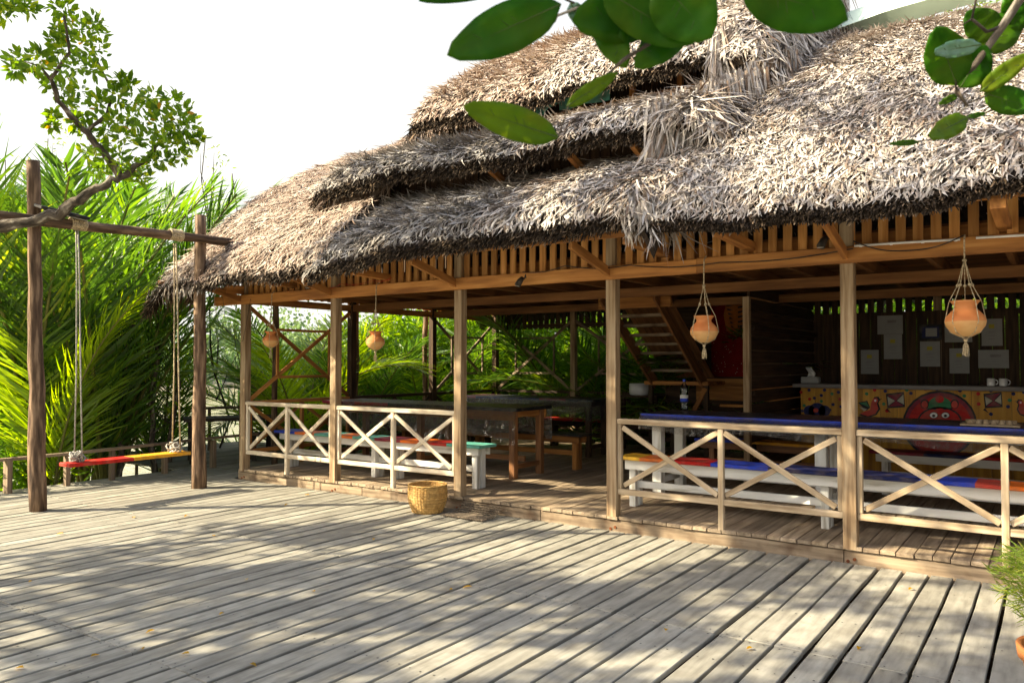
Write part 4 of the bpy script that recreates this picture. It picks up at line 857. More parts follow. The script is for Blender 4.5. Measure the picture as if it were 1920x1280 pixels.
for y, m_ in ((4.42, 'ropegrey'), (5.62, 'rope')):
    for dx in (-.09, .09):
        b = MB(); b.tube([(-9.1 + dx * .25, y - .02, 3.13), (-9.1 + dx * .35, y, 2.6), (-9.1 + dx * .55, y + .02, 1.5), (-9.1 + dx, y + .03, .51)], (.008 if y < 5 else .009), 7); b.build('rope', m_, seat, smooth=True)
    b = MB()
    for k in range(14):
        a0 = rt() * 6; c_ = (-9.1 + (rt() - .5) * .16, y + .02 + (rt() - .5) * .1, .53 + rt() * .07)
        b.tube([(c_[0] + .045 * math.cos(a_ + a0), c_[1] + .04 * math.sin(a_ + a0), c_[2] + .03 * math.sin(a_ * 1.3)) for a_ in np.linspace(0, 5, 8)], .01, 5)
    b.build('rope_knot', 'ropegrey', seat, smooth=True)
    b = MB()
    for k in range(9):
        yy = y - .09 + k * .019; b.tube([(-9.1 + .068 * math.cos(a_), yy + .004 * a_ / 6.3, 3.2 + (y - 4.4) * .028 + .066 * math.sin(a_)) for a_ in np.linspace(0, 6.28, 14)], .0105, 5)
    b.build('rope_wrap', 'rope', seat, smooth=True)
p = at(118, 402, 0, -9.1)
t = thing('floodlight', (-9.1, p[1], 3.27), 'flat black framed floodlight fixed on the swing crossbar', 'floodlight')
b = MB(); cx, cy, cz = -9.06, 4.22, 3.28; b.beam((cx, cy - .26, cz + .05), (cx, cy + .26, cz - .0), .2, .035, (.25, 0, 1)); b.build('housing', 'black', t, bevel=.006)
b = MB(); b.beam((cx + .021, cy - .225, cz + .03), (cx + .021, cy + .225, cz - .014), .15, .006, (.55, 0, 1)); b.build('panel', 'cream', t)
# ------------------------------------------------------------------ low fence, dark furniture, far rail
fe = thing('low_fence', (-10.75, 5, 0), 'low grey fence of stub posts and one handrail along the deck edge', 'fence')
b = MB(); pts = [(-10.75, y_, .44 + .02 * math.sin(y_)) for y_ in np.linspace(1.5, 8.1, 12)]
for a_, c_ in zip(pts[:-1], pts[1:]): b.beam(a_, c_, .09, .035)
b.build('handrail', 'fence', fe)
for y_, w_ in ((3.3, .09), (4.41, .13), (5.12, .08), (5.72, .08), (6.5, .09), (7.3, .1)):
    b = MB(); b.beam((-10.76, y_, -.5), (-10.76, y_, .425), w_, .06, (0, 1, 0)); b.build('stub_post', 'fence', fe, bevel=.005)
def dark_bench(x, y, rz, name, label, cat, L=1.5, W=.35, h=.45):
    t = thing(name, (0, 0, 0), label, cat)
    b = MB(); b.box(-L / 2, L / 2, -W / 2, W / 2, h - .05, h); b.build('seat' if 'bench' in name else 'tabletop', 'black_wood', t, bevel=.004)
    for sx in (-1, 1):
        for sy in (-1, 1): b = MB(); b.box(sx * (L / 2 - .12) - .035, sx * (L / 2 - .12) + .035, sy * (W / 2 - .06) - .035, sy * (W / 2 - .06) + .035, 0, h - .052); b.build('leg', 'black_wood', t)
        b = MB(); b.box(sx * (L / 2 - .12) - .02, sx * (L / 2 - .12) + .02, -(W / 2 - .1), W / 2 - .1, .12, .18); b.build('stretcher', 'black_wood', t)
    t.location = (x, y, 0); t.rotation_euler = (0, 0, rz); return t
dark_bench(-11.35, 8.05, R(60), 'outdoor_table', 'black weathered table behind the right swing post', 'table', 1.5, .7, .72)
dark_bench(-10.75, 8.75, R(60), 'outdoor_bench', 'black weathered bench between outdoor table and pavilion corner', 'bench', 1.4, .32, .45)
b = MB(); x = -13.9
while x < -10.97:
    b.box(x, x + .13, 6.9, 10.2, -.03, -.002); x += .145
tag(b.build('jetty_floor', 'deck'), 'weathered plank jetty beyond the low fence', kind='structure')
fr = thing('jetty_railing', (-12.6, 8.6, 0), 'thin dark handrail with slim posts beyond the black table, before the river', 'railing')
b = MB(); b.tube([(-14.2, 7.9, .74), (-12.9, 8.7, .78), (-11.3, 9.7, .84)], .028, 7); b.build('handrail', 'fence', fr)
for u in (0, .2, .42, .6, .8, 1): b = MB(); x_, y_ = -14.1 + 2.8 * u, 7.96 + 1.72 * u; b.tube([(x_, y_, -.5), (x_ + .01, y_, .4), (x_, y_, .74 + .08 * u)], .03, 7); b.build('post', 'fence', fr)
# ------------------------------------------------------------------ fallen leaves, cloth
b = None
for i in range(24):
    px, py = [(random.uniform(40, 1750), random.uniform(980, 1260)) for _ in range(1)][0] if i > 10 else [(248, 971), (352, 966), (120, 1000), (540, 945), (580, 928), (885, 1100), (170, 1232), (700, 1010), (1250, 1180), (60, 1090), (420, 1150)][i]
    p = at(px, py, 2, .006); a_ = rt() * 6.3; D = np.array([[math.cos(a_), math.sin(a_), .05]]); V, F_, T = leaves(p[None] + np.array([[0, 0, .006]]), D, np.array([[0, 0, 1.]]), np.array([.07 if i < 6 else .025 + .03 * rt()]), np.array([.028]), np.array([1.0]), .6)
    o = mesh_np('fallen_leaf', V, F_, T, 'leaf', origin=tuple(p)); tag(o, 'small dry yellow brown leaf lying on the deck boards', 'leaf', 'fallen leaves on the deck')
b = MB(); b.grid(lambda u, v: (-5.62 + .55 * u, 8.25 + .03 * math.sin(u * 14), 5.12 - .33 * v * (1 - .5 * abs(u - .5)) - .04 * math.sin(u * 3.1)), 20, 8); tag(b.build('hanging_cloth', 'teal', smooth=True, solid=.003), 'left pale teal cloth strung in the loft opening under the top roof', 'cloth', 'cloths in the loft')
b = MB(); b.grid(lambda u, v: (-5.02 + .7 * u, 8.22 + .03 * math.sin(u * 9), 5.1 - .34 * v), 20, 8); tag(b.build('hanging_cloth', 'teal', smooth=True, solid=.003), 'right teal cloth strung in the loft opening, partly behind a near leaf', 'cloth', 'cloths in the loft')
# ------------------------------------------------------------------ nipa palms
def frond(L, a0, a1, nl=46, ll=.85, seed=0, vlift=.35, wl=.042):
    """arching frond in the local XZ plane leaning towards +X; returns rachis points and leaflet arrays"""
    r = np.random.default_rng(seed); K = 24; s = np.linspace(0, 1, K); ang = a0 + (a1 - a0) * s ** 1.6
    dx = np.sin(ang); dz = np.cos(ang); ds = L / (K - 1)
    px = np.concatenate([[0], np.cumsum((dx[:-1] + dx[1:]) / 2 * ds)]); pz = np.concatenate([[0], np.cumsum((dz[:-1] + dz[1:]) / 2 * ds)])
    pts = [(px[i], .05 * math.sin(3 * s[i] + seed), pz[i]) for i in range(K)]
    u = np.repeat(np.linspace(.14, .995, nl), 2) + r.normal(0, .003, nl * 2); sd = np.tile([1., -1.], nl); n = nl * 2
    P = np.stack([np.interp(u, s, px), np.full(n, 0.), np.interp(u, s, pz)], -1); ag = np.interp(u, s, ang)
    T = np.stack([np.sin(ag), 0 * ag, np.cos(ag)], -1); U = np.stack([-np.cos(ag), 0 * ag, np.sin(ag)], -1); Sy = np.stack([0 * sd, sd, 0 * sd], -1)
    fw = .8 + .7 * u ** 2
    D = unit(Sy * 1. + T * fw[:, None] + U * (vlift + r.normal(0, .12, n))[:, None] + r.normal(0, .07, (n, 3)))
    N = unit(U + r.normal(0, .25, (n, 3))); N = unit(N - D * (N * D).sum(-1, keepdims=True))
    LL = ll * np.sin(np.clip((u - .05) / .95, 0, 1) * math.pi * .86 + .28) ** .7 * r.uniform(.85, 1.1, n)
    tint = np.clip(r.normal(.45, .18, n) + .15 * math.sin(seed), 0, 1)
    V, F, Tt = strips(P, D, N, LL, np.full(n, wl) * r.uniform(.8, 1.2, n), r.uniform(.1, .45, n), r.normal(0, .08, n), tint, prof=(.5, 1, .9, .6, .05), roll=.3)
    return pts, V, F, Tt
def frond_mesh(name, *a, mat_='palm', **k):
    pts, V, F, T = frond(*a, **k); b = MB(); K = len(pts); b.tube(pts, [.03 * (1 - .8 * i / K) + .004 for i in range(K)], 6)
    v2 = np.array(b.v); f2 = np.array([f for f in b.f if len(f) == 4]); V, F, T = merge([(V, F, T), (v2, f2, np.full(len(v2), .5))])
    mi = np.zeros(len(F), int); mi[-len(f2):] = 1
    o = mesh_np(name, V, F, T, [mat_, 'rachis'], mi=mi); me = o.data; bpy.data.objects.remove(o); return me
FM = [frond_mesh('frond_mesh', 4.6 + .35 * (i % 4), R(3 + 3 * (i % 3)), R(32 + 14 * (i % 4)), seed=i, nl=74, ll=1.15, wl=.036) for i in range(8)]
FD = frond_mesh('dead_frond_mesh', 4.0, R(20), R(95), seed=31, nl=60, ll=1.0, mat_='thatch_brown', wl=.03)
FB = [frond_mesh('bright_frond_mesh', 4.6, R(5), R(50), seed=20, nl=80, ll=1.2, mat_='palm_bright', wl=.04), frond_mesh('bright_frond_mesh', 4.6, R(4), R(110), seed=21, nl=84, ll=1.25, mat_='palm_bright', wl=.042)]
random.seed(11)
def palm(x, y, z, label, nf=9, sc=1.0, group='nipa palms', az0=None, bright=0, lean=(2, 34), upright=False):
    t = thing('nipa_palm', (x, y, z), label, 'palm', group); a0 = rt() * 6.3 if az0 is None else az0
    for i in range(nf):
        me = FB[i % 2] if i < bright else (FD if i == nf - 1 and rt() < .6 and not upright else FM[random.choice((0, 1, 4, 5)) if upright else random.randrange(8)])
        o = bpy.data.objects.new('frond', me); COL.objects.link(o); o.parent = t
        o.location = (.12 * (rt() - .5), .12 * (rt() - .5), 0); az = a0 + i * 2.4 + (rt() - .5) * .5
        o.rotation_euler = (0, R(random.uniform(*lean)) * (.3 + .7 * i / nf), az); s_ = sc * random.uniform(.85, 1.12); o.scale = (s_, s_, s_)
    return t
LF = [(-12.3, 5.35, 10, 1.0, 'nipa palm behind the left swing post'), (-12.0, 6.35, 10, 1.02, 'tall nipa palm behind the swing seat'), (-13.4, 6.3, 9, 1.15, 'tall nipa palm rising behind the swing ropes'),
      (-13.4, 8.0, 6, .75, 'small upright nipa palm left of the right swing post, at the water'), (-15.2, 5.6, 8, 1.0, 'nipa palm at the left edge behind the low fence'), (-15.2, 7.6, 9, 1.2, 'far nipa palm between the swing posts'), (-16.2, 6.6, 8, 1.1, 'farthest nipa palm at the left, close to the river')]
for x, y, nf, sc, lab in LF: palm(x, y, gz(x, y) + .05, lab, nf, sc * (1.12 if x < -13 or y < 7 else .85), 'nipa palms behind the swing', lean=(0, 17), upright=True, bright=1 if sc > 1.01 and sc < 1.16 else 0)
# young bright fronds: one arching over to the left, one upright
t = thing('young_palm', (-11.4, 5.2, -.5), 'young bright yellow green nipa palm just behind the fence and left swing post', 'palm')
for me, az, tl, s_ in ((FB[1], R(196), 5, 1.12), (FB[0], R(180), -4, 1.05), (FB[1], R(150), 0, .9), (FB[0], R(40), 0, .75), (FB[0], R(110), 12, .8)):
    o = bpy.data.objects.new('frond', me); COL.objects.link(o); o.parent = t; o.rotation_euler = (0, R(tl), az); o.scale = (s_,) * 3
t = thing('young_palm', (-11.3, 9.5, -.6), 'pale bright nipa palm seen through the leftmost bay behind the first clay pot', 'palm')
for me, az, tl, s_ in ((FB[0], R(200), 10, .8), (FB[1], R(250), 4, .75), (FB[0], R(300), 14, .7), (FB[1], R(20), 5, .8), (FB[0], R(120), 8, .8), (FB[1], R(160), 12, .7)):
    o = bpy.data.objects.new('frond', me); COL.objects.link(o); o.parent = t; o.rotation_euler = (0, R(tl), az); o.scale = (s_,) * 3
BK = [(-12.3, 10.2, 11, .85), (-13.2, 11.0, 11, .95), (-12.3, 11.7, 8, .8), (-11.5, 12.9, 8, .8), (-10.5, 13.9, 8, .85), (-8.0, 13.3, 8, .6), (-6.2, 13.3, 8, .6), (-4.8, 13.3, 8, .6), (-9.9, 13.0, 8, .6), (-11.4, 10.6, 8, .78), (-10.8, 12.6, 9, .8), (-9.6, 14.4, 9, .95), (-8.4, 13.9, 9, .9), (-7.3, 14.6, 9, 1.0), (-6.3, 13.9, 9, .9), (-5.2, 14.8, 9, .95), (-4.1, 15.4, 8, .9), (-2.6, 16.3, 8, .9), (-1.0, 16.4, 7, .9), (.8, 16.5, 7, .9), (-9.0, 15.8, 8, 1.0), (-6.8, 16.0, 8, 1.0), (-4.4, 16.2, 8, 1.0), (-12.2, 14.2, 8, .85)]
BL = {2: 'nipa palm just right of the second clay pot, outside the side wall', 3: 'nipa palm outside the back left corner of the pavilion', 9: 'nipa palm behind the leftmost back corner post'}
for i, (x, y, nf, sc) in enumerate(BK):
    palm(x - (.4 if x < -9.5 else 0), y + .5, gz(x, y) + .05, 'nipa palm outside the left side of the pavilion' if i in (0, 1) else BL[i] if i in BL else 'nipa palm seen through the back lattice of the pavilion', nf + 3, sc * .9, 'nipa palms behind the pavilion', bright=2 if i in (0, 1) else (1 if i % 3 == 2 else 0), lean=(10, 65))
# undergrowth along both sides
def bushmass(name, boxes, label, n, mat_='leaf', Lr=(.12, .3), wr=.3, kind='stuff'):
    P = []
    for x0, x1, y0, y1, z0, z1, k in boxes: P.append(np.stack([rng.uniform(x0, x1, k), rng.uniform(y0, y1, k), z0 + (z1 - z0) * rng.uniform(0, 1, k) ** 1.2], -1))
    P = np.concatenate(P); n = len(P); P += .25 * np.stack([np.sin(P[:, 1] * 3 + P[:, 2] * 5), np.sin(P[:, 0] * 4 + P[:, 2] * 3), np.sin(P[:, 0] * 3 + P[:, 1] * 4)], -1)
    L = rng.uniform(*Lr, n); V, F, T = leaves(P, rdir(n, .2), rdir(n, .6), L, L * wr, np.clip(rng.normal(.4, .2, n), 0, .88))
    return tag(mesh_np(name, V, F, T, mat_, origin=tuple(P.min(0))), label, kind=kind)
bushmass('undergrowth', [(-13.4, -11.4, 12.4, 15.5, -.6, 2.6, 6000), (-12, -9.6, 13.8, 16, -.6, 3, 6000), (-10, 3, 14.2, 17, -.6, 3.0, 14000), (-10, 3, 16, 18.5, .5, 5.0, 12000)], 'dense dark undergrowth behind the pavilion', 0, Lr=(.3, .8), wr=.09)
bushmass('undergrowth', [(-12.9, -11.2, 3.0, 5.4, -.6, .9, 1800), (-14.5, -12, 3.2, 6.4, -.7, 1.2, 1500)], 'leafy undergrowth at the foot of the palms behind the fence', 0, Lr=(.12, .35), wr=.2)
# far bank
rows = []
for k in range(300):
    u = rng.uniform(-.2, 1.25); d = 90 + rng.uniform(0, 26); c = np.array([-.82, .57]) * d + np.array([.57, .82]) * (-60 + 150 * u); rows.append((c[0], c[1], rng.uniform(2.5, 4.4)))
P = []; 
for x, y, r_ in rows:
    k = 230; q = rdir(k, .3) * r_ * rng.uniform(.6, 1, (k, 1)); q[:, 2] = np.abs(q[:, 2]) * 2.3; P.append(q + np.array([x, y, -.3]))
P = np.concatenate(P); n = len(P); L = rng.uniform(.3, .65, n)
V, F, T = leaves(P, rdir(n), rdir(n, .5), L, L * .75, np.clip(rng.normal(.5, .25, n), 0, 1)); tag(mesh_np('mangrove_wood', V, F, T, 'farwood'), 'hazy green mangrove wood on the far river bank', kind='stuff')
# ------------------------------------------------------------------ trees
def clump_leaves(C, rad, per, Lr, wr=.45, tb=(.1, .9), down=0):
    C = np.repeat(C, per, 0); rad = np.repeat(rad, per); n = len(C)
    d = rdir(n); P = C + d * (rad * rng.uniform(.15, 1, n))[:, None]; L = rng.uniform(*Lr, n)
    D = unit(d + rdir(n) * .8 + np.array([0, 0, .3 - down])); N = unit(rdir(n, .8))
    t = np.clip(rng.normal(.5, .22, n), *tb); k = rng.uniform(0, 1, n) < .012; t[k] = 1
    return leaves(P, D, N, L, L * wr, t)
def curve(p0, p1, n=7, amp=.15, sag=0):
    p0 = np.array(p0, float); p1 = np.array(p1, float); L = np.linalg.norm(p1 - p0); w = rng.normal(0, amp * L / n, (n + 1, 3)); w[0] = w[-1] = 0
    return [tuple(p0 + (p1 - p0) * i / n + w[i] + np.array([0, 0, sag * math.sin(math.pi * i / n)])) for i in range(n + 1)]
def tree(name, base, top, r0, limbs, clumps, leafspec, label, cat='tree', group=None, m='branch', lm='leaf', extra=None):
    t = thing(name, base, label, cat, group); b = MB(); tr = curve(base, top, 9, .12); b.tube(tr, [r0 * (1 - .6 * i / 9) for i in range(10)], 10, rough=.12)
    for p in limbs:
        b.tube(p[0], [p[1] * (1 - .75 * i / (len(p[0]) - 1)) * (1 + .22 * (rt() - .5)) for i in range(len(p[0]))], 9, rough=.22)
    b.build('trunk', m, t, smooth=True)
    C, rad, per = clumps; V, F, T = clump_leaves(np.array(C), np.array(rad), per, *leafspec)
    mesh_np('crown', V, F, T, lm, t)
    if extra: V, F, T = clump_leaves(*extra); mesh_np('crown', V, F, T, 'canopy', t)
    return t
# tree at the left whose branch reaches into view, and whose crown shades the deck
def crown_pts(boxes):
    P = []
    for x0, x1, y0, y1, z0, z1, k in boxes: P.append(np.stack([rng.uniform(x0, x1, k), rng.uniform(y0, y1, k), rng.uniform(z0, z1, k)], -1))
    return np.concatenate(P)
def vis(P):
    """drop clumps that would stand in the picture"""
    d = P - _C; dep = d @ _F; px = 960 + FPX * (d @ _R) / np.maximum(dep, .01); py = 640 - FPX * (d @ _U) / np.maximum(dep, .01)
    return ~((dep > 0) & (px > -90) & (px < 2010) & (py > -90) & (py < 1400))
def segs(P, hub, r=.02):
    return [(curve(hub, p, 5, .1), r) for p in P]
B7 = 7.0
br = [(-260, 520), (-60, 440), (40, 420), (110, 400), (160, 365), (200, 345), (240, 326), (285, 285), (320, 250)]
brp = [tuple(at(x_, y_, 'D', B7 + .1 * math.sin(i))) for i, (x_, y_) in enumerate(br)]
b2 = [(225, 330), (190, 278), (160, 250), (130, 215), (108, 185), (95, 150), (130, 100), (120, 30)]; b2p = [tuple(at(x_, y_, 'D', B7 - .1 * i)) for i, (x_, y_) in enumerate(b2)]
b3 = [(160, 250), (200, 215), (210, 170), (195, 135), (170, 95)]; b3p = [tuple(at(x_, y_, 'D', B7 - .1)) for x_, y_ in b3]
b4 = [(95, 150), (75, 125), (45, 115)]; b4p = [tuple(at(x_, y_, 'D', B7 - .5)) for x_, y_ in b4]
cl = [(120, 20, 16), (135, 50, 20), (110, 60, 12), (165, 60, 22), (180, 45, 12), (150, 85, 22), (175, 95, 20), (120, 90, 16), (100, 75, 8), (60, 120, 20), (35, 110, 14), (30, 130, 10), (75, 108, 14), (110, 130, 20), (140, 125, 20), (175, 130, 16), (95, 160, 14), (115, 165, 18), (150, 170, 18), (130, 190, 16),
      (160, 205, 20), (185, 190, 10), (220, 180, 18), (245, 160, 14), (225, 150, 8), (250, 190, 20), (280, 185, 18), (300, 200, 20), (325, 190, 16), (345, 210, 18), (355, 240, 18), (330, 230, 20), (300, 235, 22), (270, 225, 22), (240, 225, 18), (215, 225, 14), (350, 265, 16), (320, 265, 20), (290, 265, 20), (260, 260, 18), (230, 255, 18),
      (200, 245, 16), (185, 270, 16), (170, 290, 16), (200, 300, 18), (225, 300, 16), (250, 310, 16), (185, 320, 12), (265, 335, 10), (375, 260, 8), (100, 215, 7), (98, 235, 6), (340, 290, 14), (285, 305, 14), (310, 300, 12), (160, 240, 14), (140, 230, 10), (20, 12, 16), (5, 25, 14), (40, 5, 14), (55, 18, 8), (0, 5, 14), (-30, 10, 20)]
Cb = np.array([at(x_, y_, 'D', B7 - (.5 if x_ < 200 and y_ < 150 else 0) + rng.uniform(-.3, .3)) for x_, y_, r_ in cl]); rb = np.array([r_ / FPX * B7 for _, _, r_ in cl])
A = crown_pts([(-13, -9, -4.5, -.3, 4.6, 6.8, 62), (-9.5, -5.5, -4.5, -.4, 4.6, 6.8, 84), (-12, -7.5, .5, 3.5, 5.6, 8.2, 36)]); A = A[vis(A)]
ra = rng.uniform(.2, .42, len(A)); base = (-10.2, -.8, -.55)
def rugged(P, k=4, a=.02):
    out = []
    for i in range(len(P) - 1):
        for j in range(k): u = j / k; out.append(tuple(np.array(P[i]) * (1 - u) + np.array(P[i + 1]) * u + rng.normal(0, a * .55, 3)))
    return out + [P[-1]]
tree('shade_tree', base, (-10.0, -.6, 5.2), .2, [([(-10.1, -.7, 1.9), (-9.2, 1.6, 2.1)] + rugged(brp[1:]), .06), (rugged(b2p, 3, .012), .035), (rugged(b3p, 3, .01), .02), (b4p, .014), (curve((-10.1, -.7, 2.6), (-12.5, -2.5, 5), 6), .08), (curve((-10.1, -.7, 2.9), (-7, -2.2, 4.9), 6), .08), (curve((-10.0, -.6, 4.2), (-10, 2, 6.8), 6), .07)],
     (Cb, rb * 1.25, 40), ((.05, .095), .5), 'leafy mangrove tree whose gnarled branch crosses the left swing post', lm='leaf', extra=(A, ra, 75, (.12, .19), .5))
# tree behind the camera whose boughs hang over the deck
A2 = crown_pts([(-6.5, 1.5, -4.8, -1.0, 4.2, 7.0, 80), (-11, -5.8, .5, 4.5, 6.2, 8.6, 55), (-4, 3, -1, 3.5, 6.5, 8.5, 9), (-9.5, -4.2, .4, 3.0, 5.3, 7.2, 46)]); A2 = A2[vis(A2)]
tree('overhanging_tree', (2.2, -2.6, -.55), (1.2, -1.8, 6.0), .24, [(curve((1.9, -2.4, 2.4), (-4.5, -2.2, 5.0), 7), .1), (curve((1.5, -2.1, 4.2), (-5.5, 2.0, 7.2), 7), .09), (curve((1.6, -2.2, 3.0), (.62, 1.35, 3.0), 7), .05), (curve((1.5, -2.1, 3.4), (-.2, 1.0, 2.62), 7), .045)],
     (A2, rng.uniform(.2, .42, len(A2)), 75), ((.12, .19), .5), 'overhanging tree above the viewer, boughs only', lm='canopy')
def near_leaf(parent, bx, by, tx, ty, wpx, d0, d1, m='bigleaf', bend=.12, roll=0.0):
    p0 = at(bx, by, 'D', d0); p1 = at(tx, ty, 'D', d1); D = p1 - p0; L = np.linalg.norm(D); D /= L; view = unit(((p0 + p1) / 2 - _C)[None])[0]
    Sd = np.cross(D, view); Sd /= np.linalg.norm(Sd); N = np.cross(Sd, D); Sd = Sd * math.cos(roll) + N * math.sin(roll); N = np.cross(Sd, D)
    W = wpx / FPX * (d0 + d1) / 2; b = MB(); K = 12; vs = []; fs = []
    for i in range(K + 1):
        s = i / K; hw = W / 2 * (math.sin(math.pi * s ** .85)) ** .62 if 0 < i < K else .0006
        c = p0 + D * L * s + N * L * bend * math.sin(math.pi * s)
        for k in (-1, -.5, 0, .5, 1): vs.append(c + Sd * hw * k - N * hw * .22 * abs(k) + N * .004 * math.sin(s * 22) * abs(k))
    for i in range(K):
        for k in range(4): a = i * 5 + k; fs.append((a, a + 1, a + 6, a + 5))
    b.add(vs, fs, None, .5); o = b.build('leaf', m, parent, smooth=True, solid=.0006)
    b = MB()
    for i in range(2, K - 1):
        for q in (0, 4):
            mid = (vs[i * 5 + 2] + vs[(i + 1) * 5 + (1 if q == 0 else 3)]) / 2; b.tube([vs[i * 5 + 2], mid, vs[min(K, i + 1) * 5 + (1 if q == 0 else 3)]], [.0005, .0004, .0003], 4)
    b.tube([vs[i * 5 + 2] for i in range(K + 1)], [.0013 * (1.15 - i / K) for i in range(K + 1)], 5); b.build('midrib', 'midrib', o, smooth=True)
tw = thing('leafy_twig', tuple(at(1180, 60, 'D', 1.0)), 'large dark glossy leaves hanging in front of the roof at the top centre', 'twig')
b = MB()
g = lambda L_, d=1.0: [tuple(at(x_, y_, 'D', d)) for x_, y_ in L_]
b.tube(g([(1420, -120), (1335, 5), (1260, 55), (1170, 112), (1150, 130)]), [.006, .0035, .003, .0025, .002], 7)
b.tube(g([(1335, 5), (1230, -10), (1090, 12), (1045, 30), (1040, 42)]), [.003, .0025, .002, .0018, .0014], 6); b.tube(g([(1150, 130), (1100, 170), (1066, 198), (1047, 256)]), [.002, .0014, .0012, .0008], 6); b.tube(g([(1090, 12), (1050, -5), (960, -30)]), [.002, .0015, .001], 5)
b.build('twig', 'branch', tw, smooth=True)
for a_ in ((1052, 8, 838, 104, 92, .95, .9, 'bigleaf', .08), (1047, 258, 868, 198, 64, 1.0, .96, 'oliveleaf', .06), (1062, 200, 1158, 136, 30, 1.0, .97, 'oliveleaf', .1), (1235, -40, 1335, 72, 120, .95, .95, 'bigleaf', .1), (1260, 10, 1072, 40, 110, 1.02, .98, 'bigleaf', .08), (1300, 25, 1190, 128, 70, 1.0, 1.0, 'bigleaf', .1),
           (1392, -30, 1590, 38, 112, .93, .92, 'bigleaf', .08), (960, -30, 785, 2, 34, .98, .98, 'bigleaf', .05), (1130, -20, 1300, 82, 90, .97, .97, 'bigleaf', .1), (1120, 20, 1175, 128, 60, 1.01, 1.01, 'bigleaf', .1), (1070, 5, 1090, 45, 30, 1, 1, 'paleleaf', .1)): near_leaf(tw, *a_)
tw = thing('leafy_twig', tuple(at(1800, 100, 'D', 1.35)), 'knobbly brown twig with green leaves hanging at the top right corner', 'twig')
b = MB(); b.tube(g([(1990, -110), (1912, 0), (1880, 50), (1852, 88), (1826, 125), (1790, 152), (1794, 172), (1815, 200)], 1.35), [.009, .0075, .0068, .006, .0055, .005, .004, .002], 8, rough=.15)
b.tube(g([(1880, 50), (1850, 60), (1822, 36), (1806, 46)], 1.35), [.004, .003, .0025, .001], 6); b.tube(g([(1822, 36), (1830, 0), (1845, -30)], 1.35), .002, 5); b.tube(g([(1812, 195), (1850, 180)], 1.35), .0015, 5); b.tube(g([(1812, 200), (1745, 262), (1725, 265)], 1.35), .0012, 5)
b.build('twig', 'branch', tw, smooth=True)
for a_ in ((1793, 160, 1756, 50, 78, 1.35, 1.3, 'bigleaf', .06), (1800, 165, 1850, 85, 66, 1.38, 1.34, 'bigleaf', .08), (1840, 84, 1752, 98, 32, 1.3, 1.27, 'paleleaf', .1), (1868, 70, 1812, 22, 60, 1.4, 1.4, 'bigleaf', .05), (1850, 100, 1905, 20, 66, 1.42, 1.4, 'bigleaf', .06), (1838, 172, 1935, 98, 36, 1.35, 1.3, 'oliveleaf', .1),
           (1846, 175, 1945, 205, 52, 1.36, 1.33, 'bigleaf', .06), (1815, 220, 1742, 258, 42, 1.33, 1.3, 'oliveleaf', .06), (1724, 266, 1668, 270, 12, 1.33, 1.3, 'bigleaf', .05), (1797, 178, 1760, 196, 14, 1.36, 1.36, 'bigleaf', .05), (1815, 220, 1850, 212, 10, 1.35, 1.35, 'bigleaf', .05), (1890, -10, 1915, 60, 40, 1.38, 1.4, 'bigleaf', .05)): near_leaf(tw, *a_)
# sparse background trees
def sparse_tree(px, py_top, D, label, w, n, lm='sparse', group='light leafy trees beyond the palms'):
    top = at(px, py_top, 'D', D); base = (top[0] + .3, top[1] + .2, float(gz(top[0], top[1])))
    C = []; lm_ = []; H = top[2] - base[2]
    for k in range(n):
        u = rng.uniform(.45, 1); p = np.array(base) + (top - np.array(base)) * u + np.array([rng.normal(0, w), rng.normal(0, w), rng.normal(0, .2)]) * (1.2 - .6 * u); C.append(p)
        if k % 3 == 0: lm_.append((curve(np.array(base) + (top - np.array(base)) * (u - .18), p, 4, .12), .014))
    return tree('leafy_tree', base, tuple(top), .022, lm_, (C, np.full(len(C), .25), 16), ((.07, .13), .3), label, lm=lm, group=group)
sparse_tree(385, 262, 15, 'thin sparse tree left of the roof slope', .35, 26); sparse_tree(435, 325, 14.5, 'smallest thin sapling against the left roof slope', .15, 8)
sparse_tree(90, 260, 16, 'pale leafy tree between branch and left swing post', 1.0, 60); sparse_tree(10, 300, 15, 'pale leafy tree at the left edge of view', .9, 50)
for i, (x, y, h, lab) in enumerate(((-11.6, 6.75, 3.3, 'slim dark stem with thin foliage behind the middle of the swing'), (-12.0, 7.3, 3.6, 'slim dark stem with thin foliage near the right swing rope'), (-11.7, 6.3, 3.0, 'slim dark stem with thin foliage nearest the red half of the swing seat'))):
    base = (x, y, -.6); C = [np.array([x, y, 0]) + np.array([rng.normal(0, .3), rng.normal(0, .3), rng.uniform(.6, h)]) for k in range(16)]
    tree('slender_tree', base, (x + .15, y + .1, h), .05, [(curve((x + .05, y, c[2] - .3), c, 4, .1), .01) for c in C[::2]], (C, np.full(16, .22), 12), ((.08, .16), .3), lab, group='slender stems behind the fence')
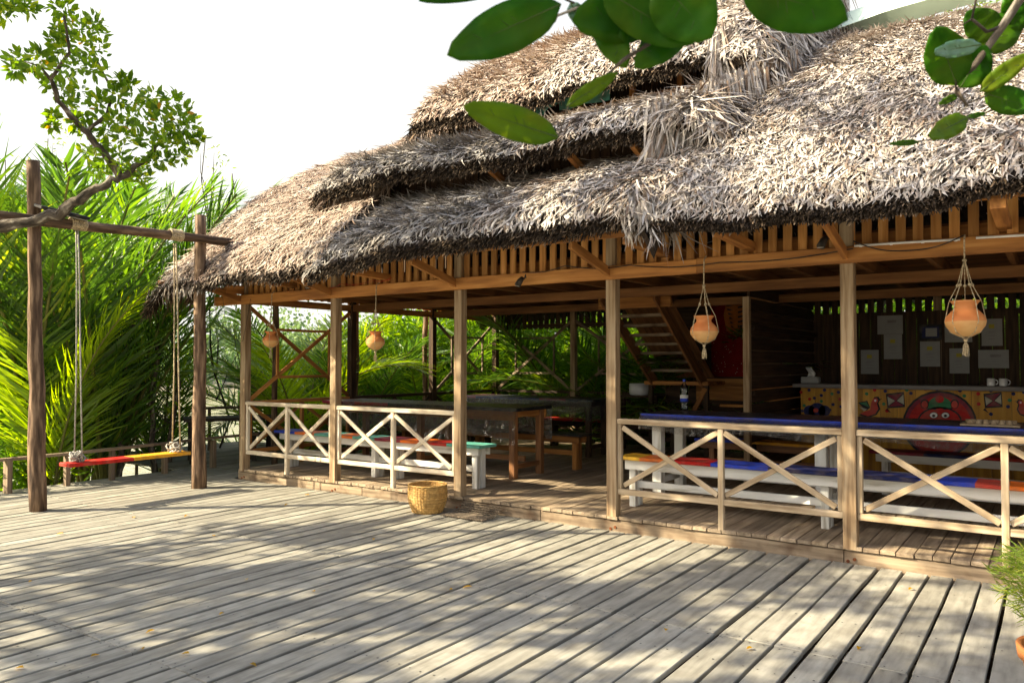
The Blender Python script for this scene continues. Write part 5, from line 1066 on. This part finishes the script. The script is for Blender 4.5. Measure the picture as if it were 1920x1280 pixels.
for x, y, z, lab in ((-4.2, 19.5, 9.6, 'tree rising behind the roof ridge near the top centre'), (-1.2, 20.5, 10.3, 'tree rising behind the green ridge cap at the top right'), (1.5, 21, 10.5, 'tree rising behind the right end of the roof')):
    C = np.array([x, y, z - 1.7]) + rdir(90) * rng.uniform(.3, 1, (90, 1)) * np.array([1.9, 1.9, 1.7]); base = (x, y, float(gz(x, y)))
    tree('leafy_tree', base, (x, y, z - 1), .13, [(curve((x, y, z - 4.5), c, 5), .03) for c in C[:16]], (C, np.full(90, .32), 22), ((.1, .18), .35), lab, lm='sparse', group='trees behind the roof')
# potted plant at the right edge
p = np.array([.045, 3.97, 0]); t = thing('potted_plant', tuple(p), 'feathery light green plant in a clay pot at the right edge', 'plant')
b = MB(); b.lathe([(0, 0), (.11, 0), (.15, .2), (.185, .4), (.2, .4), (.205, .45), (.185, .45), (.175, .4), (.17, .38), (0, .38)], tuple(p), 30); b.build('flower_pot', 'clay', t, smooth=True)
n = 4200; u = rng.uniform(0, 1, n) ** .6; az = rng.uniform(0, 6.28, n); sp = .27 * np.sin(u * 2.2)
P = np.stack([p[0] + sp * np.cos(az) * rng.uniform(.3, 1, n), p[1] + sp * np.sin(az) * rng.uniform(.3, 1, n), .42 + .42 * u], -1)
D = unit(np.stack([np.cos(az), np.sin(az), rng.uniform(-.4, .9, n)], -1) + rdir(n) * .6)
V, F, T = strips(P, D, rdir(n, .4), rng.uniform(.03, .075, n), rng.uniform(.003, .007, n), rng.uniform(0, .6, n), rng.normal(0, .3, n), np.clip(rng.normal(.5, .25, n), 0, 1))
mesh_np('foliage', V, F, T, 'fern', t)
b = MB()
for k in range(36): a_ = k * .7; r_ = .1 + .18 * rt(); b.tube([(p[0] + .03 * math.cos(a_), p[1] + .03 * math.sin(a_), .38), (p[0] + r_ * .5 * math.cos(a_), p[1] + r_ * .5 * math.sin(a_), .6), (p[0] + r_ * math.cos(a_), p[1] + r_ * math.sin(a_), .72 + .12 * rt())], [.004, .003, .001], 5)
b.build('stem', 'rachis', t)
